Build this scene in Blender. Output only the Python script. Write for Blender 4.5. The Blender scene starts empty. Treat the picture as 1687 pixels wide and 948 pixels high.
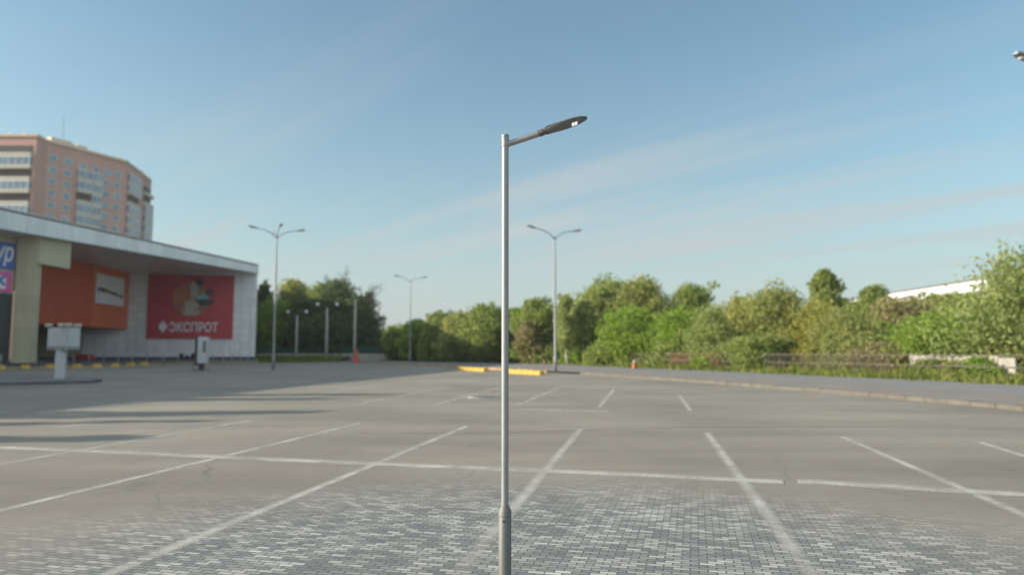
import bpy, math, random
import numpy as np
from mathutils import Vector

S = bpy.context.scene
COL = S.collection
R = math.radians
rnd = random.Random(7)

# ------------------------------------------------------------------ camera model
F, CX, CY, H = 1200.0, 843.5, 474.0, 1.7          # focal length in photo pixels, centre, eye height (m)
PITCH = math.atan(106.0 / F)
cp, sp = math.cos(PITCH), math.sin(PITCH)


def ray(px, py):
    a, b = (px - CX) / F, (CY - py) / F
    return Vector((a, cp - b * sp, sp + b * cp))


def G(px, py, z=0.0):                             # where a sight line meets the ground
    d = ray(px, py)
    t = (z - H) / d.z
    return Vector((d.x * t, d.y * t, z))


def P(px, py, Y):                                 # the point of a sight line at distance Y
    d = ray(px, py)
    t = Y / d.y
    return Vector((d.x * t, Y, H + d.z * t))


def XY(px, Y):
    v = P(px, 580, Y)
    return Vector((v.x, Y, 0.0))


# ------------------------------------------------------------------ materials
def new_mat(name):
    m = bpy.data.materials.new(name)
    m.use_nodes = True
    nt = m.node_tree
    return m, nt, nt.nodes['Principled BSDF'], nt.nodes['Material Output']


def N(nt, t, **kw):
    n = nt.nodes.new(t)
    for k, v in kw.items():
        setattr(n, k, v)
    return n


def L(nt, a, b):
    nt.links.new(a, b)


def mixc(nt, fac, a, b, mode='MIX'):
    n = N(nt, 'ShaderNodeMix', data_type='RGBA', blend_type=mode)
    for sock, v in ((n.inputs[0], fac), (n.inputs[6], a), (n.inputs[7], b)):
        if hasattr(v, 'links') or hasattr(v, 'is_linked'):
            L(nt, v, sock)
        elif isinstance(v, (int, float)):
            sock.default_value = v
        else:
            sock.default_value = (*v[:3], 1)
    return n.outputs[2]


def ramp(nt, fac, stops, interp='LINEAR'):
    n = N(nt, 'ShaderNodeValToRGB')
    cr = n.color_ramp
    cr.interpolation = interp
    while len(cr.elements) > 1:
        cr.elements.remove(cr.elements[-1])
    cr.elements[0].position = stops[0][0]
    c = stops[0][1]
    cr.elements[0].color = (c, c, c, 1) if isinstance(c, (int, float)) else (*c[:3], 1)
    for p, c in stops[1:]:
        e = cr.elements.new(p)
        e.color = (c, c, c, 1) if isinstance(c, (int, float)) else (*c[:3], 1)
    L(nt, fac, n.inputs[0])
    return n.outputs[0]


def noise(nt, vec, scale, detail=4, rough=0.55):
    n = N(nt, 'ShaderNodeTexNoise')
    n.inputs['Scale'].default_value = scale
    n.inputs['Detail'].default_value = detail
    n.inputs['Roughness'].default_value = rough
    if vec is not None:
        L(nt, vec, n.inputs['Vector'])
    return n.outputs[0]


def mapping(nt, vec, scale=(1, 1, 1), rot=(0, 0, 0), loc=(0, 0, 0)):
    n = N(nt, 'ShaderNodeMapping')
    n.inputs['Scale'].default_value = scale
    n.inputs['Rotation'].default_value = rot
    n.inputs['Location'].default_value = loc
    L(nt, vec, n.inputs['Vector'])
    return n.outputs[0]


def coords(nt, kind='Object'):
    return N(nt, 'ShaderNodeTexCoord').outputs[kind]


def world_pos(nt):
    return N(nt, 'ShaderNodeNewGeometry').outputs['Position']


def bump(nt, bs, height, strength=0.3, dist=0.02):
    b = N(nt, 'ShaderNodeBump')
    b.inputs['Strength'].default_value = strength
    b.inputs['Distance'].default_value = dist
    L(nt, height, b.inputs['Height'])
    L(nt, b.outputs[0], bs.inputs['Normal'])


def plain(name, col, rough=0.6, metal=0.0, var=0.12, scale=2.0, bmp=0.0, emit=None):
    """a painted / cast surface with mottled tone"""
    m, nt, bs, _ = new_mat(name)
    v = coords(nt)
    f = noise(nt, v, scale, 5)
    lo = tuple(max(0, c * (1 - var)) for c in col)
    hi = tuple(min(1, c * (1 + var)) for c in col)
    L(nt, ramp(nt, f, [(0.3, lo), (0.7, hi)]), bs.inputs['Base Color'])
    rr = N(nt, 'ShaderNodeMapRange')
    rr.inputs['To Min'].default_value = max(0.05, rough - 0.08)
    rr.inputs['To Max'].default_value = min(1, rough + 0.08)
    L(nt, f, rr.inputs['Value'])
    L(nt, rr.outputs[0], bs.inputs['Roughness'])
    bs.inputs['Metallic'].default_value = metal
    if bmp:
        bump(nt, bs, noise(nt, v, scale * 8, 4), bmp)
    if emit:
        bs.inputs['Emission Color'].default_value = (*emit[:3], 1)
        bs.inputs['Emission Strength'].default_value = emit[3]
    return m


def panel_mat(name, col, pw, ph, gap=0.03, dark=0.55, rough=0.45, bands=0.06):
    """cladding panels: a grid of seams in the wall's own length (UV in metres)"""
    m, nt, bs, _ = new_mat(name)
    uv = N(nt, 'ShaderNodeUVMap').outputs[0]
    br = N(nt, 'ShaderNodeTexBrick')
    br.offset = 0.0
    br.inputs['Scale'].default_value = 1.0
    br.inputs['Brick Width'].default_value = pw
    br.inputs['Row Height'].default_value = ph
    br.inputs['Mortar Size'].default_value = gap
    br.inputs['Color1'].default_value = (*[c * (1 - bands) for c in col], 1)
    br.inputs['Color2'].default_value = (*[min(1, c * (1 + bands)) for c in col], 1)
    br.inputs['Mortar'].default_value = (*[c * dark for c in col], 1)
    L(nt, uv, br.inputs['Vector'])
    st = noise(nt, mapping(nt, uv, (1.5, 0.15, 1)), 1.0, 5)
    c = mixc(nt, 1.0, br.outputs['Color'], ramp(nt, st, [(0.3, 0.86), (0.65, 1.0)]), 'MULTIPLY')
    L(nt, c, bs.inputs['Base Color'])
    bs.inputs['Roughness'].default_value = rough
    return m


def leaf_mat(name, dark, light, trans=0.3):
    trans += 0.15
    m, nt, bs, out = new_mat(name)
    g = N(nt, 'ShaderNodeNewGeometry')
    a = ramp(nt, g.outputs['Random Per Island'], [(0.0, dark), (1.0, light)])
    f = noise(nt, coords(nt), 0.55, 3)
    c = mixc(nt, 1.0, a, ramp(nt, f, [(0.3, (0.72, 0.74, 0.7)), (0.7, (1.25, 1.2, 1.05))]), 'MULTIPLY')
    L(nt, c, bs.inputs['Base Color'])
    bs.inputs['Roughness'].default_value = 0.65
    bs.inputs['Specular IOR Level'].default_value = 0.25
    tr = N(nt, 'ShaderNodeBsdfTranslucent')
    L(nt, mixc(nt, 1.0, c, (1.25, 1.3, 0.7), 'MULTIPLY'), tr.inputs['Color'])
    mx = N(nt, 'ShaderNodeMixShader')
    mx.inputs[0].default_value = trans
    L(nt, bs.outputs[0], mx.inputs[1])
    L(nt, tr.outputs[0], mx.inputs[2])
    L(nt, mx.outputs[0], out.inputs['Surface'])
    return m


def bark_mat(name, a, b):
    m, nt, bs, _ = new_mat(name)
    v = mapping(nt, coords(nt), (4, 4, 0.8))
    f = noise(nt, v, 2.0, 6)
    L(nt, ramp(nt, f, [(0.35, a), (0.65, b)]), bs.inputs['Base Color'])
    bs.inputs['Roughness'].default_value = 0.9
    bump(nt, bs, f, 0.5, 0.03)
    return m


M = {}
M['white_metal'] = plain('white_painted_metal', (0.42, 0.44, 0.45), 0.4, 0.0, 0.06)
M['lamp_grey'] = plain('grey_lamp_metal', (0.24, 0.255, 0.265), 0.55, 0.3, 0.08)
M['head_grey'] = plain('lamp_head_grey', (0.24, 0.25, 0.26), 0.45, 0.1, 0.08)
M['concrete'] = plain('cast_concrete', (0.36, 0.35, 0.32), 0.85, 0, 0.18, 1.5, 0.3)
M['kerb'] = plain('kerb_concrete', (0.135, 0.124, 0.102), 0.9, 0, 0.22, 1.2, 0.3)
M['dark_kerb'] = plain('dark_kerb_stone', (0.10, 0.10, 0.105), 0.85, 0, 0.2, 2)
M['yellow'] = plain('yellow_paint', (0.46, 0.31, 0.045), 0.6, 0, 0.2, 3)
M['old_yellow'] = plain('worn_yellow_paint', (0.40, 0.25, 0.09), 0.8, 0, 0.35, 1.5)
M['red_paint'] = plain('red_paint', (0.48, 0.05, 0.045), 0.45, 0, 0.15)
M['orange_paint'] = plain('orange_paint', (0.40, 0.14, 0.055), 0.5, 0, 0.15)
M['dark_metal'] = plain('dark_metal', (0.045, 0.045, 0.05), 0.5, 0.3, 0.2)
M['rail'] = plain('dark_railing_paint', (0.10, 0.08, 0.065), 0.6, 0.1, 0.3)
M['rust'] = plain('rusty_railing_paint', (0.14, 0.07, 0.045), 0.75, 0.1, 0.35)
M['green_mesh'] = plain('green_fence_paint', (0.03, 0.10, 0.075), 0.6, 0.1, 0.2)
M['cream'] = panel_mat('cream_panel', (0.50, 0.455, 0.31), 1.8, 1.8, 0.02, 0.8)
M['white_panel'] = panel_mat('white_wall_panel', (0.72, 0.75, 0.75), 1.55, 1.2, 0.035, 0.72)
M['fascia'] = panel_mat('white_fascia_panel', (0.74, 0.77, 0.77), 2.4, 3.0, 0.03, 0.8)
M['soffit'] = panel_mat('soffit_panel', (0.70, 0.66, 0.66), 2.4, 1.2, 0.03, 0.8)
M['box_dark'] = panel_mat('dark_orange_panel', (0.56, 0.075, 0.014), 3.0, 3.0, 0.02, 0.85)  # box body, a darker orange than its front panel
M['box_orange'] = panel_mat('orange_panel', (0.68, 0.155, 0.05), 3.0, 3.0, 0.02, 0.85)
M['sign_red'] = plain('red_sign_vinyl', (0.44, 0.04, 0.055), 0.45, 0, 0.06, 0.3)
M['sign_blue'] = plain('blue_sign_vinyl', (0.06, 0.13, 0.40), 0.45, 0, 0.06, 0.3)
M['sign_pink'] = plain('pink_sign_vinyl', (0.62, 0.10, 0.32), 0.45, 0, 0.06, 0.3)
M['sign_white'] = plain('white_sign_vinyl', (0.70, 0.71, 0.72), 0.45, 0, 0.05, 0.3)
M['sign_face'] = plain('aged_white_face', (0.46, 0.48, 0.50), 0.4, 0, 0.08, 0.6)
M['ink'] = plain('dark_ink', (0.05, 0.055, 0.07), 0.6, 0, 0.1)
M['amber'] = plain('amber_ink', (0.5, 0.28, 0.05), 0.6, 0, 0.1)
M['tan'] = plain('tan_print', (0.36, 0.16, 0.085), 0.5, 0, 0.35, 0.5)
M['pale_print'] = plain('pale_print', (0.40, 0.35, 0.30), 0.5, 0, 0.15, 0.6)
M['teal_print'] = plain('teal_print', (0.16, 0.42, 0.46), 0.5, 0, 0.15)
M['shutter'] = panel_mat('dark_shutter', (0.055, 0.055, 0.065), 20, 0.35, 0.05, 0.5)
M['plinth'] = plain('dark_plinth', (0.055, 0.058, 0.07), 0.8, 0, 0.2)
M['pink_render'] = plain('pink_brick_render', (0.50, 0.29, 0.235), 0.85, 0, 0.07, 0.15)
M['cream_render'] = plain('cream_render', (0.62, 0.50, 0.37), 0.85, 0, 0.07, 0.15)
M['pale_render'] = plain('pale_balcony_panel', (0.50, 0.46, 0.40), 0.8, 0, 0.1, 0.3)
M['far_window'] = plain('window_glass_pale', (0.20, 0.27, 0.33), 0.12, 0, 0.35, 0.3)
M['window_frame'] = plain('white_window_frame', (0.60, 0.60, 0.58), 0.5, 0, 0.05)
M['loggia_shade'] = plain('painted_loggia_shade', (0.07, 0.055, 0.05), 0.8, 0, 0.2)  # flat dark colour painted for the shade inside open balconies
M['roof_felt'] = plain('roof_felt', (0.14, 0.13, 0.13), 0.9, 0, 0.2)
M['cover'] = plain('iron_cover', (0.10, 0.10, 0.10), 0.55, 0.4, 0.2)
M['bark'] = bark_mat('brown_bark', (0.05, 0.04, 0.03), (0.14, 0.11, 0.085))
M['pale_bark'] = bark_mat('pale_bark', (0.16, 0.15, 0.13), (0.52, 0.50, 0.45))
M['twig'] = bark_mat('grey_twig', (0.07, 0.06, 0.05), (0.15, 0.13, 0.115))
M['leaf_mid'] = leaf_mat('leaf_mid_green', (0.159, 0.210, 0.064), (0.318, 0.369, 0.135))
M['leaf_bright'] = leaf_mat('leaf_bright_green', (0.159, 0.234, 0.045), (0.302, 0.426, 0.092), 0.35)
M['leaf_olive'] = leaf_mat('leaf_olive', (0.206, 0.234, 0.088), (0.376, 0.398, 0.170))
M['leaf_yellow'] = leaf_mat('leaf_yellow_green', (0.234, 0.241, 0.071), (0.426, 0.412, 0.142))
M['leaf_pale'] = leaf_mat('leaf_pale_willow', (0.207, 0.256, 0.106), (0.398, 0.440, 0.199), 0.35)
M['leaf_dark'] = leaf_mat('leaf_dark_green', (.055,.09,.042), (.12,.165,.075), 0.2)
M['leaf_brown'] = leaf_mat('leaf_brown_bud', (0.199, 0.185, 0.097), (0.341, 0.305, 0.170), 0.2)


def galvanised(name, col, rough):
    m, nt, bs, _ = new_mat(name)
    v = coords(nt)
    vo = N(nt, 'ShaderNodeTexVoronoi')
    vo.inputs['Scale'].default_value = 60
    L(nt, v, vo.inputs['Vector'])
    f = noise(nt, mapping(nt, v, (18, 18, 3)), 1.0, 5)
    c = mixc(nt, 0.22, ramp(nt, f, [(0.3, [k * 0.85 for k in col]), (0.7, [min(1, k * 1.1) for k in col])]),
             ramp(nt, vo.outputs['Color'], [(0.2, [k * 0.8 for k in col]), (0.8, [min(1, k * 1.15) for k in col])]))
    L(nt, c, bs.inputs['Base Color'])
    bs.inputs['Metallic'].default_value = 0.6
    L(nt, ramp(nt, f, [(0.3, rough - 0.06), (0.7, rough + 0.08)]), bs.inputs['Roughness'])
    bump(nt, bs, f, 0.06, 0.004)
    return m


M['galv'] = galvanised('galvanised_steel', (0.27, 0.28, 0.285), 0.55)
M['galv_base'] = galvanised('galvanised_sleeve', (0.17, 0.175, 0.168), 0.60)
M['arm_grey'] = galvanised('arm_grey_steel', (0.34, 0.33, 0.32), 0.42)
M['housing'] = plain('charcoal_casting', (0.12, 0.11, 0.095), 0.38, 0.35, 0.2, 12)
M['housing_dark'] = plain('charcoal_rubber', (0.03, 0.03, 0.03), 0.6, 0, 0.2, 12)
M['lamp_glass'] = plain('lamp_glass', (0.10, 0.11, 0.12), 0.12, 0.0, 0.2, 20)
M['led'] = plain('led_reflector', (0.32, 0.32, 0.31), 0.2, 0.0, 0.1, 30, emit=(1.0, 0.97, 0.9, 0.03))  # faint glow put in for daylight caught by the reflector
M['led_chip'] = plain('led_chip', (0.9, 0.9, 0.88), 0.3, 0, 0.02, emit=(1.0, 0.97, 0.92, 0.4))  # mild emission stands in for daylight glinting off the lenses


# ------------------------------------------------------------------ mesh helpers
def tag(o, label=None, cat=None, group=None, kind=None):
    if label: o['label'] = label
    if cat: o['category'] = cat
    if group: o['group'] = group
    if kind: o['kind'] = kind
    return o


def origin_of(o):
    v = Vector((0, 0, 0))
    while o is not None:
        v += o.location
        o = o.parent
    return v


def thing(name, label, cat, loc=(0, 0, 0), group=None, rz=0.0):
    o = bpy.data.objects.new(name, None)
    o.empty_display_size = 0.3
    COL.objects.link(o)
    o.location = loc
    o.rotation_euler.z = rz
    return tag(o, label, cat, group)


class MB:
    def __init__(self):
        self.v, self.f, self.uv = [], [], []
        self.smooth = []

    def face(self, idx, uv=None, smooth=False):
        self.f.append(tuple(idx))
        self.uv.append(uv)
        self.smooth.append(smooth)

    def quad(self, a, b, c, d):
        i = len(self.v)
        a, b, c, d = Vector(a), Vector(b), Vector(c), Vector(d)
        self.v += [a, b, c, d]
        w, h = (b - a).length, (d - a).length
        self.face((i, i + 1, i + 2, i + 3), [(0, 0), (w, 0), (w, h), (0, h)])
        return self

    def poly(self, pts):
        i = len(self.v)
        self.v += [Vector(p) for p in pts]
        self.face(range(i, i + len(pts)), [(p[0], p[1]) for p in pts])
        return self

    def prism(self, pts, z0, z1, bevel=0.0):
        """pts counter-clockwise; z0/z1 a number or a list"""
        n = len(pts)
        za = z0 if isinstance(z0, (list, tuple)) else [z0] * n
        zb = z1 if isinstance(z1, (list, tuple)) else [z1] * n
        lo = [Vector((p[0], p[1], za[k])) for k, p in enumerate(pts)]
        hi = [Vector((p[0], p[1], zb[k])) for k, p in enumerate(pts)]
        for k in range(n):
            j = (k + 1) % n
            self.quad(lo[k], lo[j], hi[j], hi[k])
        self.poly(hi)
        self.poly(list(reversed(lo)))
        return self

    def box(self, c, s, rz=0.0, taper=1.0):
        ca, sa = math.cos(rz), math.sin(rz)
        x, y, z = s[0] / 2, s[1] / 2, s[2] / 2
        def q(a, b, t):
            a, b = a * t, b * t
            return (c[0] + a * ca - b * sa, c[1] + a * sa + b * ca)
        lo = [q(-x, -y, 1), q(x, -y, 1), q(x, y, 1), q(-x, y, 1)]
        hi = [q(-x, -y, taper), q(x, -y, taper), q(x, y, taper), q(-x, y, taper)]
        a = [Vector((p[0], p[1], c[2] - z)) for p in lo]
        b = [Vector((p[0], p[1], c[2] + z)) for p in hi]
        for k in range(4):
            j = (k + 1) % 4
            self.quad(a[k], a[j], b[j], b[k])
        self.quad(b[0], b[1], b[2], b[3])
        self.quad(a[3], a[2], a[1], a[0])
        return self

    def tube(self, pts, rad, seg=10, cap=True):
        pts = [Vector(p) for p in pts]
        n = len(pts)
        rad = rad if isinstance(rad, (list, tuple)) else [rad] * n
        base = len(self.v)
        for k in range(n):
            t = (pts[min(k + 1, n - 1)] - pts[max(k - 1, 0)])
            t.normalize()
            u = t.cross(Vector((0, 0, 1)))
            if u.length < 1e-3: u = Vector((1, 0, 0))
            u.normalize()
            w = t.cross(u)
            for s in range(seg):
                a = 2 * math.pi * s / seg
                self.v.append(pts[k] + (u * math.cos(a) + w * math.sin(a)) * rad[k])
        for k in range(n - 1):
            for s in range(seg):
                s2 = (s + 1) % seg
                self.face((base + k * seg + s, base + k * seg + s2, base + (k + 1) * seg + s2, base + (k + 1) * seg + s), None, True)
        if cap:
            self.face([base + s for s in range(seg)][::-1])
            self.face([base + (n - 1) * seg + s for s in range(seg)])
        return self

    def lathe(self, prof, c=(0, 0, 0), seg=24, smooth=True):
        base = len(self.v)
        for r, z in prof:
            for s in range(seg):
                a = 2 * math.pi * s / seg
                self.v.append(Vector((c[0] + r * math.cos(a), c[1] + r * math.sin(a), c[2] + z)))
        for k in range(len(prof) - 1):
            for s in range(seg):
                s2 = (s + 1) % seg
                self.face((base + k * seg + s, base + k * seg + s2, base + (k + 1) * seg + s2, base + (k + 1) * seg + s), None, smooth)
        self.face([base + s for s in range(seg)][::-1])
        self.face([base + (len(prof) - 1) * seg + s for s in range(seg)])
        return self

    def build(self, name, mat, parent=None, local=False, bevel=0.0, autosmooth=None):
        off = Vector((0, 0, 0)) if (local or parent is None) else origin_of(parent)
        me = bpy.data.meshes.new(name)
        me.from_pydata([tuple(p - off) for p in self.v], [], self.f)
        uvl = me.uv_layers.new(name='UVMap')
        li = 0
        for fi, f in enumerate(self.f):
            for k in range(len(f)):
                if self.uv[fi]: uvl.data[li].uv = self.uv[fi][k]
                li += 1
        me.polygons.foreach_set('use_smooth', self.smooth)
        me.materials.append(mat)
        me.update()
        o = bpy.data.objects.new(name, me)
        COL.objects.link(o)
        if parent is not None: o.parent = parent
        if bevel:
            b = o.modifiers.new('bevel', 'BEVEL')
            b.width = bevel
            b.segments = 2
            b.limit_method = 'ANGLE'
            b.angle_limit = R(40)
        if autosmooth:
            es = o.modifiers.new('edge', 'EDGE_SPLIT')
            es.split_angle = R(autosmooth)
        return o


def np_mesh(name, verts, nper, mat, parent=None):
    """verts (n*nper,3): n separate faces of nper corners"""
    n = len(verts) // nper
    me = bpy.data.meshes.new(name)
    me.vertices.add(len(verts))
    me.vertices.foreach_set('co', verts.astype(np.float32).ravel())
    me.loops.add(len(verts))
    me.loops.foreach_set('vertex_index', np.arange(len(verts), dtype=np.int32))
    me.polygons.add(n)
    me.polygons.foreach_set('loop_start', np.arange(0, len(verts), nper, dtype=np.int32))
    me.materials.append(mat)
    me.update(calc_edges=True)
    me.validate()
    o = bpy.data.objects.new(name, me)
    COL.objects.link(o)
    if parent is not None: o.parent = parent
    return o


def copy_thing(o, loc, label=None, rz=None, scale=None):
    c = o.copy()
    COL.objects.link(c)
    c.location = loc
    if rz is not None: c.rotation_euler.z = rz
    if scale is not None: c.scale = scale
    if label: c['label'] = label
    def rec(src, dst):
        for ch in src.children:
            d = ch.copy()
            COL.objects.link(d)
            d.parent = dst
            rec(ch, d)
    rec(o, c)
    return c


def text_mesh(name, body, size, origin, ux, uz, mat, parent, depth=0.05, width=None, shear=0.0, bold=0.0):
    cu = bpy.data.curves.new(name, 'FONT')
    cu.body = body
    cu.size = 1.0
    cu.extrude = 0.5
    cu.offset = bold
    cu.shear = shear
    tmp = bpy.data.objects.new(name, cu)
    COL.objects.link(tmp)
    dg = bpy.context.evaluated_depsgraph_get()
    me = bpy.data.meshes.new_from_object(tmp.evaluated_get(dg))
    bpy.data.objects.remove(tmp)
    bpy.data.curves.remove(cu)
    n = len(me.vertices)
    a = np.zeros(n * 3)
    me.vertices.foreach_get('co', a)
    a = a.reshape(-1, 3)
    x0, x1 = a[:, 0].min(), a[:, 0].max()
    y0, y1 = a[:, 1].min(), a[:, 1].max()
    ux, uz = Vector(ux).normalized(), Vector(uz).normalized()
    un = ux.cross(uz)
    off = origin_of(parent)
    k = size / (y1 - y0)
    kx = (width / (x1 - x0)) if width else k
    out = []
    for p in a:
        q = Vector(origin) + ux * (p[0] - x0) * kx + uz * (p[1] - y0) * k + un * (p[2]) * depth - off
        out.append(q[:])
    me.vertices.foreach_set('co', np.array(out).ravel())
    me.materials.clear()
    me.materials.append(mat)
    me.update()
    o = bpy.data.objects.new(name, me)
    COL.objects.link(o)
    o.parent = parent
    return o


# ------------------------------------------------------------------ ground
def lot_material():
    m, nt, bs, _ = new_mat('asphalt_and_setts')
    p = world_pos(nt)
    big = noise(nt, p, 0.16, 6, 0.6)
    streak = noise(nt, mapping(nt, p, (0.10, 0.8, 1), (0, 0, R(-15))), 1.0, 5, 0.6)
    fine = noise(nt, p, 26, 6, 0.75)
    grit = noise(nt, p, 160, 2, 0.6)
    a = ramp(nt, big, [(0.25, (0.182, 0.161, 0.134)), (0.5, (0.258, 0.229, 0.189)), (0.75, (0.312, 0.279, 0.231))])
    a = mixc(nt, 1.0, a, ramp(nt, streak, [(0.3, 0.86), (0.7, 1.10)]), 'MULTIPLY')
    a = mixc(nt, 1.0, a, ramp(nt, fine, [(0.3, 0.82), (0.7, 1.14)]), 'MULTIPLY')
    a = mixc(nt, 1.0, a, ramp(nt, grit, [(0.35, 0.88), (0.65, 1.1)]), 'MULTIPLY')
    # oil marks
    oil = noise(nt, p, 0.9, 4, 0.6)
    a = mixc(nt, ramp(nt, oil, [(0.62, 0.0), (0.76, 0.38)]), a, (0.075, 0.073, 0.07))
    # cracks
    wob = N(nt, 'ShaderNodeVectorMath', operation='ADD')
    nz = N(nt, 'ShaderNodeTexNoise')
    nz.inputs['Scale'].default_value = 0.7
    nz.inputs['Detail'].default_value = 6
    L(nt, p, nz.inputs['Vector'])
    L(nt, p, wob.inputs[0])
    L(nt, nz.outputs['Color'], wob.inputs[1])
    vo = N(nt, 'ShaderNodeTexVoronoi', feature='DISTANCE_TO_EDGE')
    vo.inputs['Scale'].default_value = 0.17
    L(nt, wob.outputs[0], vo.inputs['Vector'])
    crack = ramp(nt, vo.outputs['Distance'], [(0.0, 1.0), (0.0045, 0.0)])
    cm = ramp(nt, noise(nt, p, 0.35, 2), [(0.50, 0.0), (0.66, 0.45)])
    cf = N(nt, 'ShaderNodeMath', operation='MULTIPLY')
    L(nt, crack, cf.inputs[0]); L(nt, cm, cf.inputs[1])
    a = mixc(nt, cf.outputs[0], a, (0.05, 0.048, 0.045))
    # grey setts laid in running bond round the lamp
    br = N(nt, 'ShaderNodeTexBrick')
    br.offset = 0.5
    br.inputs['Scale'].default_value = 1.0
    br.inputs['Brick Width'].default_value = 0.136
    br.inputs['Row Height'].default_value = 0.060
    br.inputs['Mortar Size'].default_value = 0.0058
    br.inputs['Mortar Smooth'].default_value = 0.15
    br.inputs['Color1'].default_value = (0, 0, 0, 1)
    br.inputs['Color2'].default_value = (1, 1, 1, 1)
    br.inputs['Mortar'].default_value = (0.5, 0.5, 0.5, 1)
    pv = mapping(nt, p, (1, 1, 1), (0, 0, R(14.0)))
    L(nt, pv, br.inputs['Vector'])
    tone = ramp(nt, br.outputs['Color'], [(0.0, (0.18, 0.187, 0.192)), (0.22, (0.205, 0.210, 0.206)), (0.45, (0.262, 0.262, 0.243)),
                                          (0.68, (0.315, 0.312, 0.288)), (0.86, (0.42, 0.412, 0.375)), (1.0, (0.52, 0.508, 0.468))])
    # patches of one tone, as a pallet of setts runs on
    tone = mixc(nt, 1.0, tone, ramp(nt, noise(nt, pv, 1.7, 2), [(0.3, 0.84), (0.7, 1.12)]), 'MULTIPLY')
    tone = mixc(nt, 1.0, tone, ramp(nt, noise(nt, p, 55, 5, 0.7), [(0.3, 0.88), (0.7, 1.08)]), 'MULTIPLY')
    tone = mixc(nt, br.outputs['Fac'], tone, (0.075, 0.075, 0.073))
    d = N(nt, 'ShaderNodeVectorMath', operation='DISTANCE')
    L(nt, p, d.inputs[0])
    d.inputs[1].default_value = (0.1, 4.6, 0)
    dn = N(nt, 'ShaderNodeMath', operation='MULTIPLY_ADD')
    L(nt, noise(nt, p, 0.8, 3), dn.inputs[0])
    dn.inputs[1].default_value = 1.1
    L(nt, d.outputs['Value'], dn.inputs[2])
    fade = N(nt, 'ShaderNodeMapRange', interpolation_type='SMOOTHSTEP')
    fade.inputs['From Min'].default_value = 6.7
    fade.inputs['From Max'].default_value = 3.6
    L(nt, dn.outputs[0], fade.inputs['Value'])
    col = mixc(nt, fade.outputs[0], a, tone)
    L(nt, col, bs.inputs['Base Color'])
    bs.inputs['Roughness'].default_value = 0.82
    bs.inputs['Specular IOR Level'].default_value = 0.3
    hb = N(nt, 'ShaderNodeMath', operation='MULTIPLY')
    inv = N(nt, 'ShaderNodeMath', operation='SUBTRACT')
    inv.inputs[0].default_value = 1.0
    L(nt, br.outputs['Fac'], inv.inputs[1])
    L(nt, inv.outputs[0], hb.inputs[0]); L(nt, fade.outputs[0], hb.inputs[1])
    hs = N(nt, 'ShaderNodeMath', operation='ADD')
    hm = N(nt, 'ShaderNodeMath', operation='MULTIPLY')
    L(nt, fine, hm.inputs[0]); hm.inputs[1].default_value = 0.35
    L(nt, hb.outputs[0], hs.inputs[0]); L(nt, hm.outputs[0], hs.inputs[1])
    bump(nt, bs, hs.outputs[0], 0.35, 0.006)
    return m


def earth_material():
    m, nt, bs, _ = new_mat('rough_grass_ground')
    p = world_pos(nt)
    f = noise(nt, p, 0.12, 6)
    g = noise(nt, p, 3.0, 6, 0.7)
    a = ramp(nt, f, [(0.35, (0.075, 0.105, 0.025)), (0.55, (0.11, 0.125, 0.04)), (0.7, (0.17, 0.145, 0.085))])
    L(nt, mixc(nt, 1.0, a, ramp(nt, g, [(0.3, 0.65), (0.7, 1.25)]), 'MULTIPLY'), bs.inputs['Base Color'])
    bs.inputs['Roughness'].default_value = 0.95
    bump(nt, bs, g, 0.6, 0.1)
    return m


def walk_material():
    m, nt, bs, _ = new_mat('pavement_asphalt_and_red_tiles')
    p = coords(nt, 'UV')
    sx = N(nt, 'ShaderNodeSeparateXYZ')
    L(nt, p, sx.inputs[0])
    w = world_pos(nt)
    f = noise(nt, w, 0.5, 6, 0.65)
    edge = N(nt, 'ShaderNodeMath', operation='MULTIPLY_ADD')
    L(nt, noise(nt, w, 0.3, 3), edge.inputs[0]); edge.inputs[1].default_value = 0.12
    L(nt, sx.outputs['Y'], edge.inputs[2])
    c = ramp(nt, edge.outputs[0], [(0.38, (0.215, 0.185, 0.165)), (0.47, (0.205, 0.188, 0.172)), (0.54, (0.198, 0.195, 0.19))])
    L(nt, mixc(nt, 1.0, c, ramp(nt, f, [(0.3, 0.82), (0.7, 1.14)]), 'MULTIPLY'), bs.inputs['Base Color'])
    bs.inputs['Roughness'].default_value = 0.9
    return m


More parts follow.
